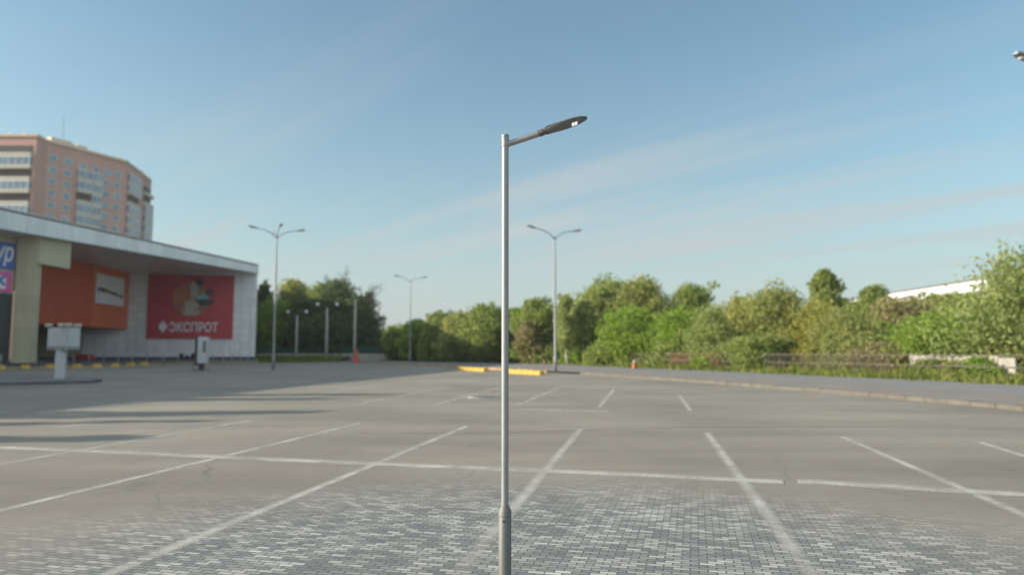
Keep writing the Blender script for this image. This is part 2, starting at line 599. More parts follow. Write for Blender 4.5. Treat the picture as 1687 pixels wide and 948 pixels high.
def paint_material():
    m, nt, bs, out = new_mat('worn_white_road_paint')
    p = world_pos(nt)
    bs.inputs['Base Color'].default_value = (0.52, 0.50, 0.46, 1)
    L(nt, ramp(nt, noise(nt, p, 3, 4), [(0.3, (0.48, 0.46, 0.41)), (0.7, (0.66, 0.635, 0.58))]), bs.inputs['Base Color'])
    bs.inputs['Roughness'].default_value = 0.75
    f1 = ramp(nt, noise(nt, p, 1.1, 5, 0.65), [(0.32, 0.35), (0.60, 1.0)])
    f2 = ramp(nt, noise(nt, p, 30, 6, 0.8), [(0.34, 0.25), (0.50, 1.0)])
    uv = N(nt, 'ShaderNodeSeparateXYZ')
    L(nt, coords(nt, 'UV'), uv.inputs[0])
    e = ramp(nt, uv.outputs['Y'], [(0.0, 0.0), (0.36, 1.0), (0.64, 1.0), (1.0, 0.0)])
    d = N(nt, 'ShaderNodeVectorMath', operation='DISTANCE')
    L(nt, p, d.inputs[0]); d.inputs[1].default_value = (0, 4.2, 0)
    wear = N(nt, 'ShaderNodeMapRange')
    wear.inputs['From Min'].default_value = 1.2
    wear.inputs['From Max'].default_value = 4.6
    wear.inputs['To Min'].default_value = 0.22
    L(nt, d.outputs['Value'], wear.inputs['Value'])
    mul = None
    for s in (f1, f2, e, wear.outputs[0]):
        if mul is None:
            mul = s
            continue
        k = N(nt, 'ShaderNodeMath', operation='MULTIPLY')
        L(nt, mul, k.inputs[0]); L(nt, s, k.inputs[1])
        mul = k.outputs[0]
    k = N(nt, 'ShaderNodeMath', operation='MULTIPLY')
    L(nt, mul, k.inputs[0]); k.inputs[1].default_value = 0.80
    tr = N(nt, 'ShaderNodeBsdfTransparent')
    mx = N(nt, 'ShaderNodeMixShader')
    L(nt, k.outputs[0], mx.inputs[0])
    L(nt, tr.outputs[0], mx.inputs[1]); L(nt, bs.outputs[0], mx.inputs[2])
    L(nt, mx.outputs[0], out.inputs['Surface'])
    return m


def structure(name, mb, mat):
    o = mb.build(name, mat)
    o['kind'] = 'structure'
    return o


M['lot'] = lot_material()
M['earth'] = earth_material()
M['walk'] = walk_material()
M['paint'] = paint_material()
structure('ground', MB().poly([(-700, -700, -0.02), (700, -700, -0.02), (700, 700, -0.02), (-700, 700, -0.02)]), M['earth'])

# kerb line from the near right, round the yellow blocks, to the far left
KERB = [G(*q) for q in ((1687, 678), (1400, 650.5), (1150, 631), (950, 616.5), (900, 614.5), (840, 611), (760, 606.5), (585, 597.5))]
k0 = KERB[0] + (KERB[0] - KERB[1]).normalized() * 40
KERB = [k0] + KERB
BACK = [G(*q) for q in ((1687, 638), (1420, 625), (1184, 614), (940, 603), (860, 600), (700, 596))]
b0 = BACK[0] + (BACK[0] - BACK[1]).normalized() * 45
BACK = [b0] + BACK + [Vector((-30, 128, 0))]
farL = Vector((-42, 113.5, 0))
lot = [(-160, -60, 0), (k0.x, -60, 0)] + [tuple(p) for p in KERB] + [tuple(farL), (-110, 118, 0), (-160, 118, 0)]
structure('parking_lot', MB().poly(lot), M['lot'])


def resample(pts, step):
    out = [pts[0].copy()]
    acc = 0.0
    for a, b in zip(pts, pts[1:]):
        l = (b - a).length
        while acc + l >= step:
            t = (step - acc) / l
            a = a.lerp(b, t)
            out.append(a.copy())
            l = (b - a).length
            acc = 0.0
        acc += l
    return out


def along(pts, t):
    tot = sum((b - a).length for a, b in zip(pts, pts[1:])) * t
    for a, b in zip(pts, pts[1:]):
        l = (b - a).length
        if tot <= l: return a.lerp(b, tot / l)
        tot -= l
    return pts[-1].copy()


# pavement between kerb and verge (raised 0.12 m)
mb = MB()
KW = [p for p in KERB[:7]] + [G(760, 606.5), G(640, 600)]
n = 40
for k in range(n):
    a0, a1 = along(KW, k / n), along(KW, (k + 1) / n)
    c0, c1 = along(BACK, k / n), along(BACK, (k + 1) / n)
    i = len(mb.v)
    z = Vector((0, 0, 0.12))
    mb.v += [a0 + z, a1 + z, c1 + z, c0 + z]
    mb.face((i, i + 3, i + 2, i + 1), [(k, 0), (k, 1), (k + 1, 1), (k + 1, 0)])
structure('pavement', mb, M['walk'])
# kerb stones as one run with joints
mb = MB()
st = resample(KERB[:5], 1.0)
for a, b in zip(st, st[1:]):
    t = (b - a).normalized()
    nrm = Vector((t.y, -t.x, 0))
    if nrm.x < 0: nrm = -nrm
    j = rnd.uniform(-0.012, 0.012)
    p = [a + t * 0.012 - nrm * 0.02, a + t * 0.012 + nrm * 0.16, b - t * 0.012 + nrm * 0.16, b - t * 0.012 - nrm * 0.02]
    if (p[1] - p[0]).cross(p[2] - p[1]).z < 0: p.reverse()
    mb.prism(p, -0.05, 0.135 + j)
structure('kerb', mb, M['kerb'])
# low worn yellow kerb on the far side of the lot
mb = MB()
st = resample([KERB[5], KERB[6], KERB[7], KERB[8]], 1.2)
for a, b in zip(st, st[1:]):
    t = (b - a).normalized()
    nrm = Vector((t.y, -t.x, 0))
    p = [a, a + nrm * 0.2, b + nrm * 0.2 - t * 0.02, b - t * 0.02]
    if (p[1] - p[0]).cross(p[2] - p[1]).z < 0: p.reverse()
    mb.prism(p, -0.05, 0.15)
structure('yellow_kerb', mb, M['old_yellow'])


# ---- painted lines
def stripe(mb, pts, w=0.16, z=0.004):
    pts = [Vector((p.x, p.y, z)) for p in pts]
    for a, b in zip(pts, pts[1:]):
        t = (b - a).normalized()
        nn = Vector((-t.y, t.x, 0)) * w / 2
        ln = (b - a).length
        i = len(mb.v)
        mb.v += [a - nn, b - nn, b + nn, a + nn]
        mb.face((i, i + 1, i + 2, i + 3), [(0, 0), (ln, 0), (ln, 1), (0, 1)])


mb = MB()
for q in (((-260, 812), (419, 693)), ((-250, 904), (595, 698)), ((60, 997), (770, 703)), ((700, 1012), (957, 708)),
          ((1385, 1012), (1165, 714)), ((1760, 881), (1388, 721)), ((1840, 800), (1615, 730)),
          ((594, 666), (745, 637)), ((719, 667), (825, 639)), ((851, 669), (921, 640)), ((987, 672), (1012, 642)), ((1138, 678), (1119, 652)),
          ((476, 660), (640, 632)), ((355, 658), (560, 630)), ((264, 651), (470, 628)), ((60, 685), (300, 652)), ((-60, 690), (60, 672)), ((95, 706), (170, 696))):
    stripe(mb, [G(*p) for p in q], 0.21)
structure('parking_stripes', mb, M['paint'])
mb = MB()
for q in (((-160, 733), (0, 739), (344, 754), (590, 765), (1087, 786), (1291, 796.5)), ((1314, 795), (1687, 817), (1840, 825.5)), ((847, 676.5), (1006, 679))):
    stripe(mb, [G(*p) for p in q], 0.50, 0.008)
structure('parking_cross_line', mb, M['paint'])
# long tarred seam across the lot
mb = MB()
sm = [G(590, 715), G(820, 715), G(1000, 708.5), G(1100, 706), G(1300, 703.5), G(1500, 705), G(1760, 708)]
pts = resample(sm, 0.35)
pts = [p + Vector((rnd.uniform(-.02, .02), rnd.uniform(-.05, .05), 0)) for p in pts]
stripe(mb, pts, 0.035, 0.003)
M['tar'] = plain('tar_seam', (0.085, 0.08, 0.075), 0.7, 0, 0.3, 3)
structure('road_seam', mb, M['tar'])

# ------------------------------------------------------------------ the foreground street lamp
LY = 5.05
px_m = LY / F
base = XY(832, LY)
lx = base.x
lamp = thing('street_lamp', 'slim galvanised street lamp with a single charcoal head on the grey setts in front', 'street lamp', base)
def zpix(py): return P(832, py, LY).z
zt, zs = zpix(222), zpix(836)
r0, r1 = 5.9 * px_m, 10.4 * px_m
mb = MB()
mb.lathe([(r0, zs - 0.02), (r0, zpix(241))], base, 40)
mb.build('shaft', M['galv'], lamp, autosmooth=35)
mb = MB()
zc = zpix(833); zb = zpix(843)
mb.lathe([(r1, -0.02), (r1, zb), (r1 * 0.97, zb + 0.003), (r0 * 1.12, zc - 0.003), (r0 * 1.02, zc)], base, 40)
sl = mb.build('base_sleeve', M['galv_base'], lamp, autosmooth=25)
mb = MB()
mb.lathe([(r1 + 0.0002, zpix(851.9)), (r1 + 0.0006, zpix(851.75)), (r1 + 0.0006, zpix(851.35)), (r1 + 0.0002, zpix(851.2))], base, 40)
mb.build('seam_ring', M['housing_dark'], sl)
ang = R(-100)
bp = Vector((lx + math.cos(ang) * r1, LY + math.sin(ang) * r1, zpix(858)))
out = Vector((math.cos(ang), math.sin(ang), 0))
mb = MB(); mb.tube([bp - out * 0.004, bp + out * 0.004], [0.0085, 0.0075], 14)
mb.build('bolt', M['housing_dark'], sl)
# head collar
mb = MB()
za = zpix(241)
rc = r0 * 1.13
mb.lathe([(r0, za - 0.004), (rc, za), (rc, za + 0.004), (rc * 0.97, za + 0.006), (rc * 0.97, zt - 0.014), (rc, zt - 0.012), (rc, zt - 0.005), (rc * 0.9, zt), (0.004, zt + 0.002)], base, 40)
cl = mb.build('collar', M['galv'], lamp, autosmooth=35)
for zz, aa in ((za + 0.022, R(-60)), (za + 0.022, R(-150)), (zt - 0.024, R(-60)), (zt - 0.024, R(-150))):
    o_ = Vector((math.cos(aa), math.sin(aa), 0))
    c_ = Vector((lx, LY, zz)) + o_ * rc * 0.96
    MB().tube([c_, c_ + o_ * 0.004], 0.004, 10).build('set_screw', M['arm_grey'], cl)
# arm
A0 = P(839, 236.5, LY); A1 = P(889, 220.0, LY)
A0.y = A1.y = LY
ax = (A1 - A0).normalized()
mb = MB(); mb.tube([A0 - ax * 0.02, A0 + ax * 0.0, A1], 4.9 * px_m, 28)
mb.build('arm', M['arm_grey'], lamp, autosmooth=40)
# luminaire: a leaf-shaped casting; axes: ax along, wy across, nz up
tip = P(967.5, 193.5, LY); tip.y = LY
A2 = P(886.5, 220.5, LY); A2.y = LY
ax = (tip - A2).normalized()
roll = R(-11)
wy0 = Vector((0, 1, 0)); nz0 = ax.cross(wy0)
if nz0.z < 0: nz0 = -nz0
wy = wy0 * math.cos(roll) + nz0 * math.sin(roll)
nz = nz0 * math.cos(roll) - wy0 * math.sin(roll)
LEN = (tip - A2).length
head = bpy.data.objects.new('lamp_head', None)
prof = [(0.00, .0225, .022, .021), (0.045, .0235, .022, .021), (0.05, .0255, .0235, .0225), (0.09, .0255, .0235, .0225), (0.105, .0245, .022, .020), (0.16, .030, .0205, .013), (0.24, .038, .020, .010), (0.35, .047, .021, .009),
        (0.5, .054, .0225, .009), (0.65, .056, .0215, .0085), (0.78, .051, .0185, .008), (0.88, .0405, .0145, .007), (0.95, .0265, .010, .006), (0.985, .0145, .0065, .005), (1.0, .004, .003, .003)]
def ring(t, w, up, dn, n=32):
    o_ = A2 + ax * (t * LEN)
    r_ = []
    for s in range(n):
        a = 2 * math.pi * s / n
        c_, s_ = math.cos(a), math.sin(a)
        e = 0.75
        x = math.copysign(abs(c_) ** e, c_) * w
        z = math.copysign(abs(s_) ** e, s_) * (up if s_ > 0 else dn)
        r_.append(o_ + wy * x + nz * z)
    return r_
mb = MB()
n = 32
for t, w, up, dn in prof: mb.v += ring(t, w, up, dn, n)
for k in range(len(prof) - 1):
    for s in range(n):
        s2 = (s + 1) % n
        mb.face((k * n + s, k * n + s2, (k + 1) * n + s2, (k + 1) * n + s), None, True)
mb.face(list(range(n))); mb.face([(len(prof) - 1) * n + s for s in range(n)][::-1])
hd = mb.build('lamp_head', M['housing'], lamp, autosmooth=38)
def hp(t, w, z): return A2 + ax * (t * LEN) + wy * w + nz * z
# rim lip under the casting, glass tray, led module, top hinge plate, latch, cooling fins
mb = MB()
lo = [hp(t, w * 0.90, -dn - 0.0015) for t, w, up, dn in prof[5:14]] + [hp(t, -w * 0.90, -dn - 0.0015) for t, w, up, dn in prof[5:14]][::-1]
li = [hp(t * .98 + .008, w * 0.76, -dn - 0.0015) for t, w, up, dn in prof[5:14]] + [hp(t * .98 + .008, -w * 0.76, -dn - 0.0015) for t, w, up, dn in prof[5:14]][::-1]
m_ = len(lo)
i0 = len(mb.v)
mb.v += lo + li + [p + nz * 0.006 for p in lo] + [p + nz * 0.006 for p in li]
for k in range(m_):
    j = (k + 1) % m_
    mb.face((k, j, m_ + j, m_ + k)); mb.face((2 * m_ + k, 2 * m_ + j, j, k)); mb.face((m_ + k, m_ + j, 3 * m_ + j, 3 * m_ + k))
mb.build('rim', M['housing'], hd)
mb = MB()
gl = [hp(t * .98 + .008, w * 0.74, -dn - 0.0006) for t, w, up, dn in prof[6:13]] + [hp(t * .98 + .008, -w * 0.74, -dn - 0.0006) for t, w, up, dn in prof[6:13]][::-1]
gt = [p + nz * 0.003 for p in gl]
g_ = len(gl)
mb.v += gl + gt
mb.face(range(g_)[::-1]); mb.face(range(g_, 2 * g_))
for k in range(g_):
    j = (k + 1) % g_
    mb.face((k, j, g_ + j, g_ + k))
mb.build('glass_tray', M['lamp_glass'], hd)
mb = MB()
zl = -0.0105
def pad(mb, t0, t1, w0, w1, z0, z1):
    p = [hp(t0, w0, z0), hp(t1, w0, z0), hp(t1, w1, z0), hp(t0, w1, z0)]
    q = [hp(t0 + .006, w0 + .002, z1), hp(t1 - .006, w0 + .002, z1), hp(t1 - .006, w1 - .002, z1), hp(t0 + .006, w1 - .002, z1)]
    i = len(mb.v); mb.v += p + q
    for k in range(4):
        j = (k + 1) % 4
        mb.face((i + k, i + j, i + 4 + j, i + 4 + k))
    mb.face((i + 7, i + 6, i + 5, i + 4)); mb.face((i, i + 1, i + 2, i + 3))
pad(mb, .66, .80, -.025, .025, zl, zl - .004)
ld = mb.build('led_module', M['led'], hd)
mb = MB()
for a in range(2):
    for b in range(2):
        pad(mb, .675 + a * .056, .722 + a * .056, -.020 + b * .022, -.002 + b * .022, zl - .0042, zl - .008)
mb.build('led_lens', M['led_chip'], ld)
mb = MB()
pad(mb, .17, .56, -.016, .016, .0165, .0315)
mb.build('hinge_cover', M['housing_dark'], hd)
mb = MB(); pad(mb, .53, .57, -.010, .010, .021, .030)
mb.build('hinge_latch', M['housing_dark'], hd)
mb = MB()
pad(mb, .12, .17, -.016, .016, -.010, -.0145)
mb.build('latch', M['housing_dark'], hd)
mb = MB()
for k in range(7): pad(mb, .20 + k * .05, .215 + k * .05, -.030, -.018, .013, .024); 
mb.build('cooling_fins', M['housing'], hd)

# ------------------------------------------------------------------ lot lamp posts with curved arms
def lot_lamp(px, base_y, top_y, arms, label, loc=None, hgt=None):
    b = loc if loc else G(px, base_y)
    h = hgt if hgt else P(px, top_y, b.y).z
    t = thing('lamp_post', label, 'lamp post', b, 'tall grey lamp posts over the parking lot')
    MB().lathe([(0.14, 0), (0.14, 1.2), (0.10, 1.35), (0.095, h * 0.6), (0.06, h * .97), (0.06, h + 0.25), (0.02, h + 0.3)], b, 14).build('pole', M['lamp_grey'], t)
    MB().box((b.x, b.y, 0.03), (0.5, 0.5, 0.06)).build('base_plate', M['lamp_grey'], t)
    for a in arms:
        d = Vector((math.cos(a), math.sin(a), 0))
        q = [b + Vector((0, 0, h)), b + d * 0.25 + Vector((0, 0, h + 0.28)), b + d * 0.7 + Vector((0, 0, h + 0.58)), b + d * 1.25 + Vector((0, 0, h + 0.76)), b + d * 1.75 + Vector((0, 0, h + 0.84))]
        ar = MB(); ar.tube(q, [.045, .045, .042, .04, .036], 8)
        arm = ar.build('arm', M['lamp_grey'], t)
        # cobra head
        s = q[-1]; u = (d * 0.985 + Vector((0, 0, 0.17))).normalized(); w = Vector((-d.y, d.x, 0)); nn = u.cross(w)
        if nn.z < 0: nn = -nn
        hb = MB()
        pr = [(0, .05, .05, .05), (.12, .07, .07, .06), (.25, .13, .10, .07), (.5, .17, .13, .07), (.75, .16, .10, .06), (.88, .09, .05, .04)]
        for tt, ww, up, dn in pr:
            for k in range(12):
                an = 2 * math.pi * k / 12
                c_, s_ = math.cos(an), math.sin(an)
                hb.v.append(s + u * tt + w * (c_ * ww) + nn * (s_ * (up if s_ > 0 else dn)))
        for k in range(len(pr) - 1):
            for e in range(12):
                e2 = (e + 1) % 12
                hb.face((k * 12 + e, k * 12 + e2, (k + 1) * 12 + e2, (k + 1) * 12 + e), None, True)
        hb.face(range(12)); hb.face(range(60, 72)[::-1])
        hd_ = hb.build('lamp_head', M['head_grey'], arm)
        lens = MB(); lens.lathe([(0.03, -.05), (.10, -.02), (.12, .0)], s + u * .55 - nn * .07, 12)
        lens.build('lens', M['sign_white'], hd_)
    return t


AX = R(206)
lot_lamp(450, 610, 393, [AX, AX + math.pi, AX + math.pi / 2, AX - math.pi / 2], 'tall four-headed lamp post standing in the shade right of the shop')
lot_lamp(675, 598.5, 466, [AX, AX + math.pi], 'smallest, farthest two-headed lamp post by the yellow kerb and dark fence')
lot_lamp(915, 614, 395, [AX, AX + math.pi], 'two-headed lamp post rising in front of the birch beyond the yellow blocks')
tipD = P(1674, 90, 24.4)
lot_lamp(0, 0, 0, [AX, AX + math.pi], 'near lamp post whose pale lamp head tip enters at the upper right edge',
         loc=Vector((tipD.x - math.cos(AX) * 2.6, 24.4 - math.sin(AX) * 2.6, 0.12)), hgt=tipD.z - 1.05)

# ------------------------------------------------------------------ the shop
shop = thing('shop_building', 'white panelled shop with a wide wedge canopy, red sign and projecting orange box', 'shop', (-60, 100, 0))
YR = 120.0
W_r, W_m, W_c, W_l = XY(419, YR), XY(205, 115), XY(135, 113), XY(50, 111)
fas_top = P(420, 436, YR - .2).z
fas_bot = P(418, 450.5, YR - .2).z
RT = Vector((XY(420.5, YR - .2).x, YR - .2, 0))
# left end of the fascia: the distance at which its top edge has the same height
lo_, hi_ = 30.0, 119.0
for _ in range(50):
    md = (lo_ + hi_) / 2
    if P(0, 345, md).z < fas_top: lo_ = md
    else: hi_ = md
LT = XY(0, md)
dirf = (LT - RT).normalized()
YE = -5.0
LE = RT + dirf * ((RT.y - YE) / abs(dirf.y))
print('fascia', fas_bot, fas_top, LT, LE)
back = [Vector((-120, YE, 0)), Vector((-120, 150, 0)), Vector((RT.x - 13, 150, 0))]
foot = [LE, RT, back[2], back[1], back[0]]
MB().prism(foot, fas_top - 0.25, fas_top).build('roof', M['roof_felt'], shop)
def wall(name, a, b, z0, z1, mat, thick=0.4, parent=shop, outward=None):
    """a wall from a to b (left to right as seen from the front), thickness behind; z0 may be (left, right)"""
    t = (b - a).normalized()
    back_ = Vector((-t.y, t.x, 0)) * thick
    if isinstance(z0, tuple): z0 = [z0[0], z0[1], z0[1], z0[0]]
    return MB().prism([a, b, b + back_, a + back_], z0, z1).build(name, mat, parent)
zbl = P(0, 378.5, LT.y).z
slope_b = (fas_bot - zbl) / (RT - LT).length
zbe = fas_bot - slope_b * (RT - LE).length
wall('fascia', LE, RT, (zbe, fas_bot), fas_top + 0.06, M['fascia'], 0.35)
wall('fascia', RT + Vector((0.003, 0.36, 0)), back[2] + Vector((0.003, 0, 0)), fas_bot, fas_top + 0.06, M['fascia'], 0.35)
ins = Vector((-0.37, 0.3, 0))
MB().prism([LE + ins, RT + Vector((-.37, .05, 0)), Vector((RT.x - 9.5, 140, 0)), Vector((-110, 140, 0)), Vector((-110, YE + .5, 0))],
           [zbe + .06, fas_bot + .06, fas_bot + .06, zbe + .06, zbe + .06], [zbe + .1, fas_bot + .1, fas_bot + .1, zbe + .1, zbe + .1]).build('soffit', M['soffit'], shop)
zf = fas_bot + 0.5

wall('wall', W_m, W_r, 0.85, zf, M['white_panel'])
wall('wall', W_c, W_m, 0.85, zf, M['white_panel'])
wall('wall', W_r + Vector((-.002, .41, 0)), Vector((W_r.x - 13, 150, 0)), 0.85, zf, M['white_panel'])
wl = wall('wall', W_l, W_c - Vector((.003, 0, 0)), 0.85, zf, M['cream'])
wl['label'] = 'cream panelled wall behind the column'
dn = Vector((0, 0.25, 0))
wall('plinth', W_c + dn, W_r + dn + Vector((-.25, 0, 0)), -0.1, 0.85, M['plinth'])
wall('plinth', W_l + dn, W_c + dn, -0.1, 0.85, M['plinth'])
# cream column with beam, then the shop front running out of the picture
fx = dirf
fnrm = Vector((dirf.y, -dirf.x, 0))
if fnrm.x > 0: fnrm = -fnrm                        # into the shop
def infront(px, off):                              # a point of the line parallel to the fascia, off metres behind it, seen at px
    o0 = RT + fnrm * off
    d = XY(px, 100); d.normalize()
    det = d.x * (-fx.y) + fx.x * d.y
    s_ = (o0.x * (-fx.y) + fx.x * o0.y) / det
    return Vector((d.x * s_, d.y * s_, 0))
cr = infront(49.5, 1.2)
CYd = cr.y
c0 = XY(18, CYd - .35)
wall('column', c0, cr, 0.5, zf, M['cream'], 1.6)
b0_, b1_ = cr + Vector((.0, .35, 0)), infront(108, 1.0)
zb_l = P(60, 434, infront(60, 1).y).z
zb_r = P(107, 443.5, b1_.y).z
MB().prism([b0_, b1_, b1_ + Vector((-.9, .3, 0)), b0_ + Vector((-.9, .3, 0))], [zb_l, zb_r, zb_r, zb_l], zf - .004).build('beam', M['cream'], shop)
f1 = XY(16.5, CYd - .2)
f0 = LE + fnrm * 4.5
fdir = (f1 - f0).normalized()
wall('shopfront', f0, f1, 0.6, zf - .003, M['cream'], 0.6)
fn = Vector((fdir.y, -fdir.x, 0))
def fr(px, off):           # a point of the shop front seen at px
    lo, hi = f0, f1
    d = XY(px, 100) ; d.normalize()
    # intersect the line 0 + s d with f0 + t fdir
    det = d.x * (-fdir.y) + fdir.x * d.y
    s = (f0.x * (-fdir.y) + fdir.x * f0.y) / det
    return Vector((d.x * s, d.y * s, 0)) + fn * off
q1 = f1 - fdir * 0.25 + fn * 0.05
def panel(name, a, b, z0, z1, mat, parent, th=0.12):
    return wall(name, a, b, z0, z1, mat, th, parent)
qa = q1 - fdir * 9
zz = lambda y: P(8, y, CYd - 1.2).z
bs_ = panel('blue_sign', qa + fn * .1, q1 + fn * .1, zz(444), zz(400), M['sign_blue'], shop)
text_mesh('lettering', 'ур', 2.15, q1 - fdir * 2.45 + fn * .11 + Vector((0, 0, zz(440))), fdir, (0, 0, 1), M['sign_white'], bs_, 0.06, 2.25, 0.2, 0.02)
ps_ = panel('pink_sign', qa + fn * .1, q1 - fdir * .2 + fn * .1, zz(482), zz(448), M['sign_pink'], shop)
wp = panel('white_plate', q1 - fdir * 3.4 + fn * .16, q1 - fdir * .95 + fn * .16, zz(477), zz(455), M['sign_white'], ps_, .05)
text_mesh('lettering', 'к', 1.0, q1 - fdir * 2.2 + fn * .17 + Vector((0, 0, zz(471))), fdir, (0, 0, 1), M['sign_blue'], ps_, 0.06, 1.3, 0, 0.03)
panel('shutter', qa + fn * .08, q1 + fn * .08, 0.62, zz(484), M['shutter'], shop)
# projecting box on the wall
bx = [XY(57, 93), XY(147, 103), XY(207.5, 115.0)]
zb0, zb1 = P(147, 538.5, 103).z, P(147, 432, 103).z
bb = bx + [Vector((bx[2].x - 6, 116.5, 0)), Vector((bx[0].x - 9, 104, 0))]
box = MB()
box.prism(bb, zb0, zb1).build('projecting_box', M['box_dark'], shop)
bxo = shop.children[-1]
bd = (bx[2] - bx[1]).normalized(); bn = Vector((bd.y, -bd.x, 0))
wall('front_panel', bx[1] + bn * .03, bx[2] + bn * .03, zb0, zb1 - .003, M['box_orange'], .02, bxo)
bl = (bx[2] - bx[1]).length
sa, sb = bx[1] + bd * bl * .07 + bn * .12, bx[1] + bd * bl * .84 + bn * .12
z0s, z1s = P(150, 499, 104).z, P(150, 450, 104).z
wsn = panel('white_sign', sa, sb, z0s, z1s, M['sign_white'], bxo, .08)
mb = MB(); mb2 = MB()
sl_ = (sb - sa).length
zm = (z0s + z1s) / 2 - .15
x = .06
k = 0
while x < .92:                      # a smeared line of small dark lettering
    w_ = rnd.uniform(.03, .06)
    h_ = rnd.uniform(.35, .75) * (1 if x < .5 else .8)
    c = sa + bd * sl_ * (x + w_ / 2) + bn * .02
    MB().box((c.x, c.y, zm - (x - .3) * .9 * (x > .3)), (sl_ * w_, .04, h_), math.atan2(bd.y, bd.x)).build('letter', M['amber'] if k in (4, 11) else M['ink'], wsn)
    x += w_ + .014; k += 1
wall('rear_wall', Vector((-118, 149, 0)), Vector((-118, YE + 1, 0)), -.1, zf, M['cream'], .4)
wall('rear_wall', Vector((-117.5, YE + 1.1, 0)), f0 + Vector((-.3, .6, 0)), -.1, zf, M['cream'], .4)
# red sign
wd = (W_r - W_m).normalized(); wn = Vector((wd.y, -wd.x, 0))
def onwall(px, off=0.0):
    d = XY(px, 100); d.normalize()
    det = d.x * (-wd.y) + wd.x * d.y
    s = (W_m.x * (-wd.y) + wd.x * W_m.y) / det
    return Vector((d.x * s, d.y * s, 0)) + wn * off
ra, rb = onwall(240, .2), onwall(382.5, .2)
zr0, zr1 = P(311, 557.5, ra.y + 1.6).z, P(311, 454, ra.y + 1.6).z
red = panel('red_sign', ra, rb, zr0, zr1, M['sign_red'], shop, .15)
for a, b, z0, z1 in ((ra, rb, zr1 + .002, zr1 + .12), (ra, rb, zr0 - .12, zr0 - .002)):
    panel('sign_edge', a + wn * .02, b + wn * .02, z0, z1, M['sign_red'], red, .18)
def rz_(y): return P(311, y, ra.y + 1.6).z
def disc(c, rx, rz, off, mat, name, wob=0.0, seg=40):
    m_ = MB()
    pts = []
    for s in range(seg):
        a = 2 * math.pi * s / seg
        k = 1 + wob * math.sin(3 * a + 1) + wob * .6 * math.sin(5 * a)
        pts.append(c + wd * (rx * k * math.cos(a)) + Vector((0, 0, rz * k * math.sin(a))) + wn * off)
    i = 0
    m_.v += pts + [p - wn * .03 for p in pts]
    m_.face(range(seg)); m_.face(range(seg, 2 * seg)[::-1])
    for s in range(seg):
        s2 = (s + 1) % seg
        m_.face((s2, s, seg + s, seg + s2))
    return m_.build(name, mat, red)
def sp_(px, y): v = onwall(px, .2); v.z = rz_(y); return v
disc(sp_(312, 494), 2.75, 2.75, .04, M['tan'], 'picture_disc', 0.01)
disc(sp_(303, 488), 1.1, 1.5, .075, M['orange_paint'], 'picture_patch', .10).active_material = plain('rust_print', (.40, .15, .06), .5, 0, .3, .6)
disc(sp_(316, 479), .62, 1.45, .08, M['pale_print'], 'picture_patch', .09)
disc(sp_(313, 503), 1.2, .75, .085, M['pale_print'], 'picture_patch', .12)
disc(sp_(312, 515), 1.3, .5, .09, M['pale_print'], 'picture_patch', .05)
disc(sp_(330, 490), .95, .5, .095, M['teal_print'], 'picture_patch', .05)
disc(sp_(335, 498), 1.3, .55, .1, M['ink'], 'picture_patch', .12)
disc(sp_(342, 481), .7, .55, .06, M['ink'], 'picture_patch', .15)
disc(sp_(326, 465), .6, .6, .06, M['ink'], 'picture_patch', .15)
# emblem and lettering
em = sp_(267, 539)
disc(em, .62, .62, .06, M['sign_white'], 'emblem', 0.0)
disc(em, .2, .98, .07, M['sign_white'], 'emblem', 0.0)
o_ = sp_(277.5, 547.5) + wn * .06
text_mesh('lettering', 'ЭКСПРОТ', 1.6, o_, wd, (0, 0, 1), M['sign_white'], red, .06, (onwall(358) - onwall(277.5)).length, 0, .018)

# forecourt: a paved apron that rises from the lot to the shop
KP = [(-420, 42, .1), (0, 71, .1), (125, 79, .1), (240, 95, .1), (426, 113, .1)]
BP = [(-420, 52, .7), (0, 81, .8), (60, 100, .7), (125, 114, .62), (240, 117.5, .55), (426, 122, .5)]
def lerp_tab(tab, px):
    for a, b in zip(tab, tab[1:]):
        if px <= b[0]:
            t = (px - a[0]) / (b[0] - a[0])
            return a[1] + (b[1] - a[1]) * t, a[2] + (b[2] - a[2]) * t
    return tab[-1][1], tab[-1][2]
def fore(px, fr_):
    ya, za = lerp_tab(KP, px); yb, zb = lerp_tab(BP, px)
    Y = ya + (yb - ya) * fr_
    v = XY(px, Y); v.z = za + (zb - za) * fr_
    return v
mb = MB(); mk = MB()
pxs = list(range(-420, 427, 47))
for a, b in zip(pxs, pxs[1:]):
    mb.quad(fore(a, 0), fore(b, 0), fore(b, 1.0), fore(a, 1.0))
    p, q = fore(a, -0.0), fore(b, -0.0)
    t = (q - p).normalized(); nn = Vector((t.y, -t.x, 0))
    mk.prism([p + nn * .18, q + nn * .18, q, p], -.05, .12)
M['apron'] = plain('apron_paving', (0.17, 0.165, 0.16), .9, 0, .15, .6)
structure('forecourt', mb, M['apron'])
structure('forecourt_kerb', mk, M['old_yellow'])

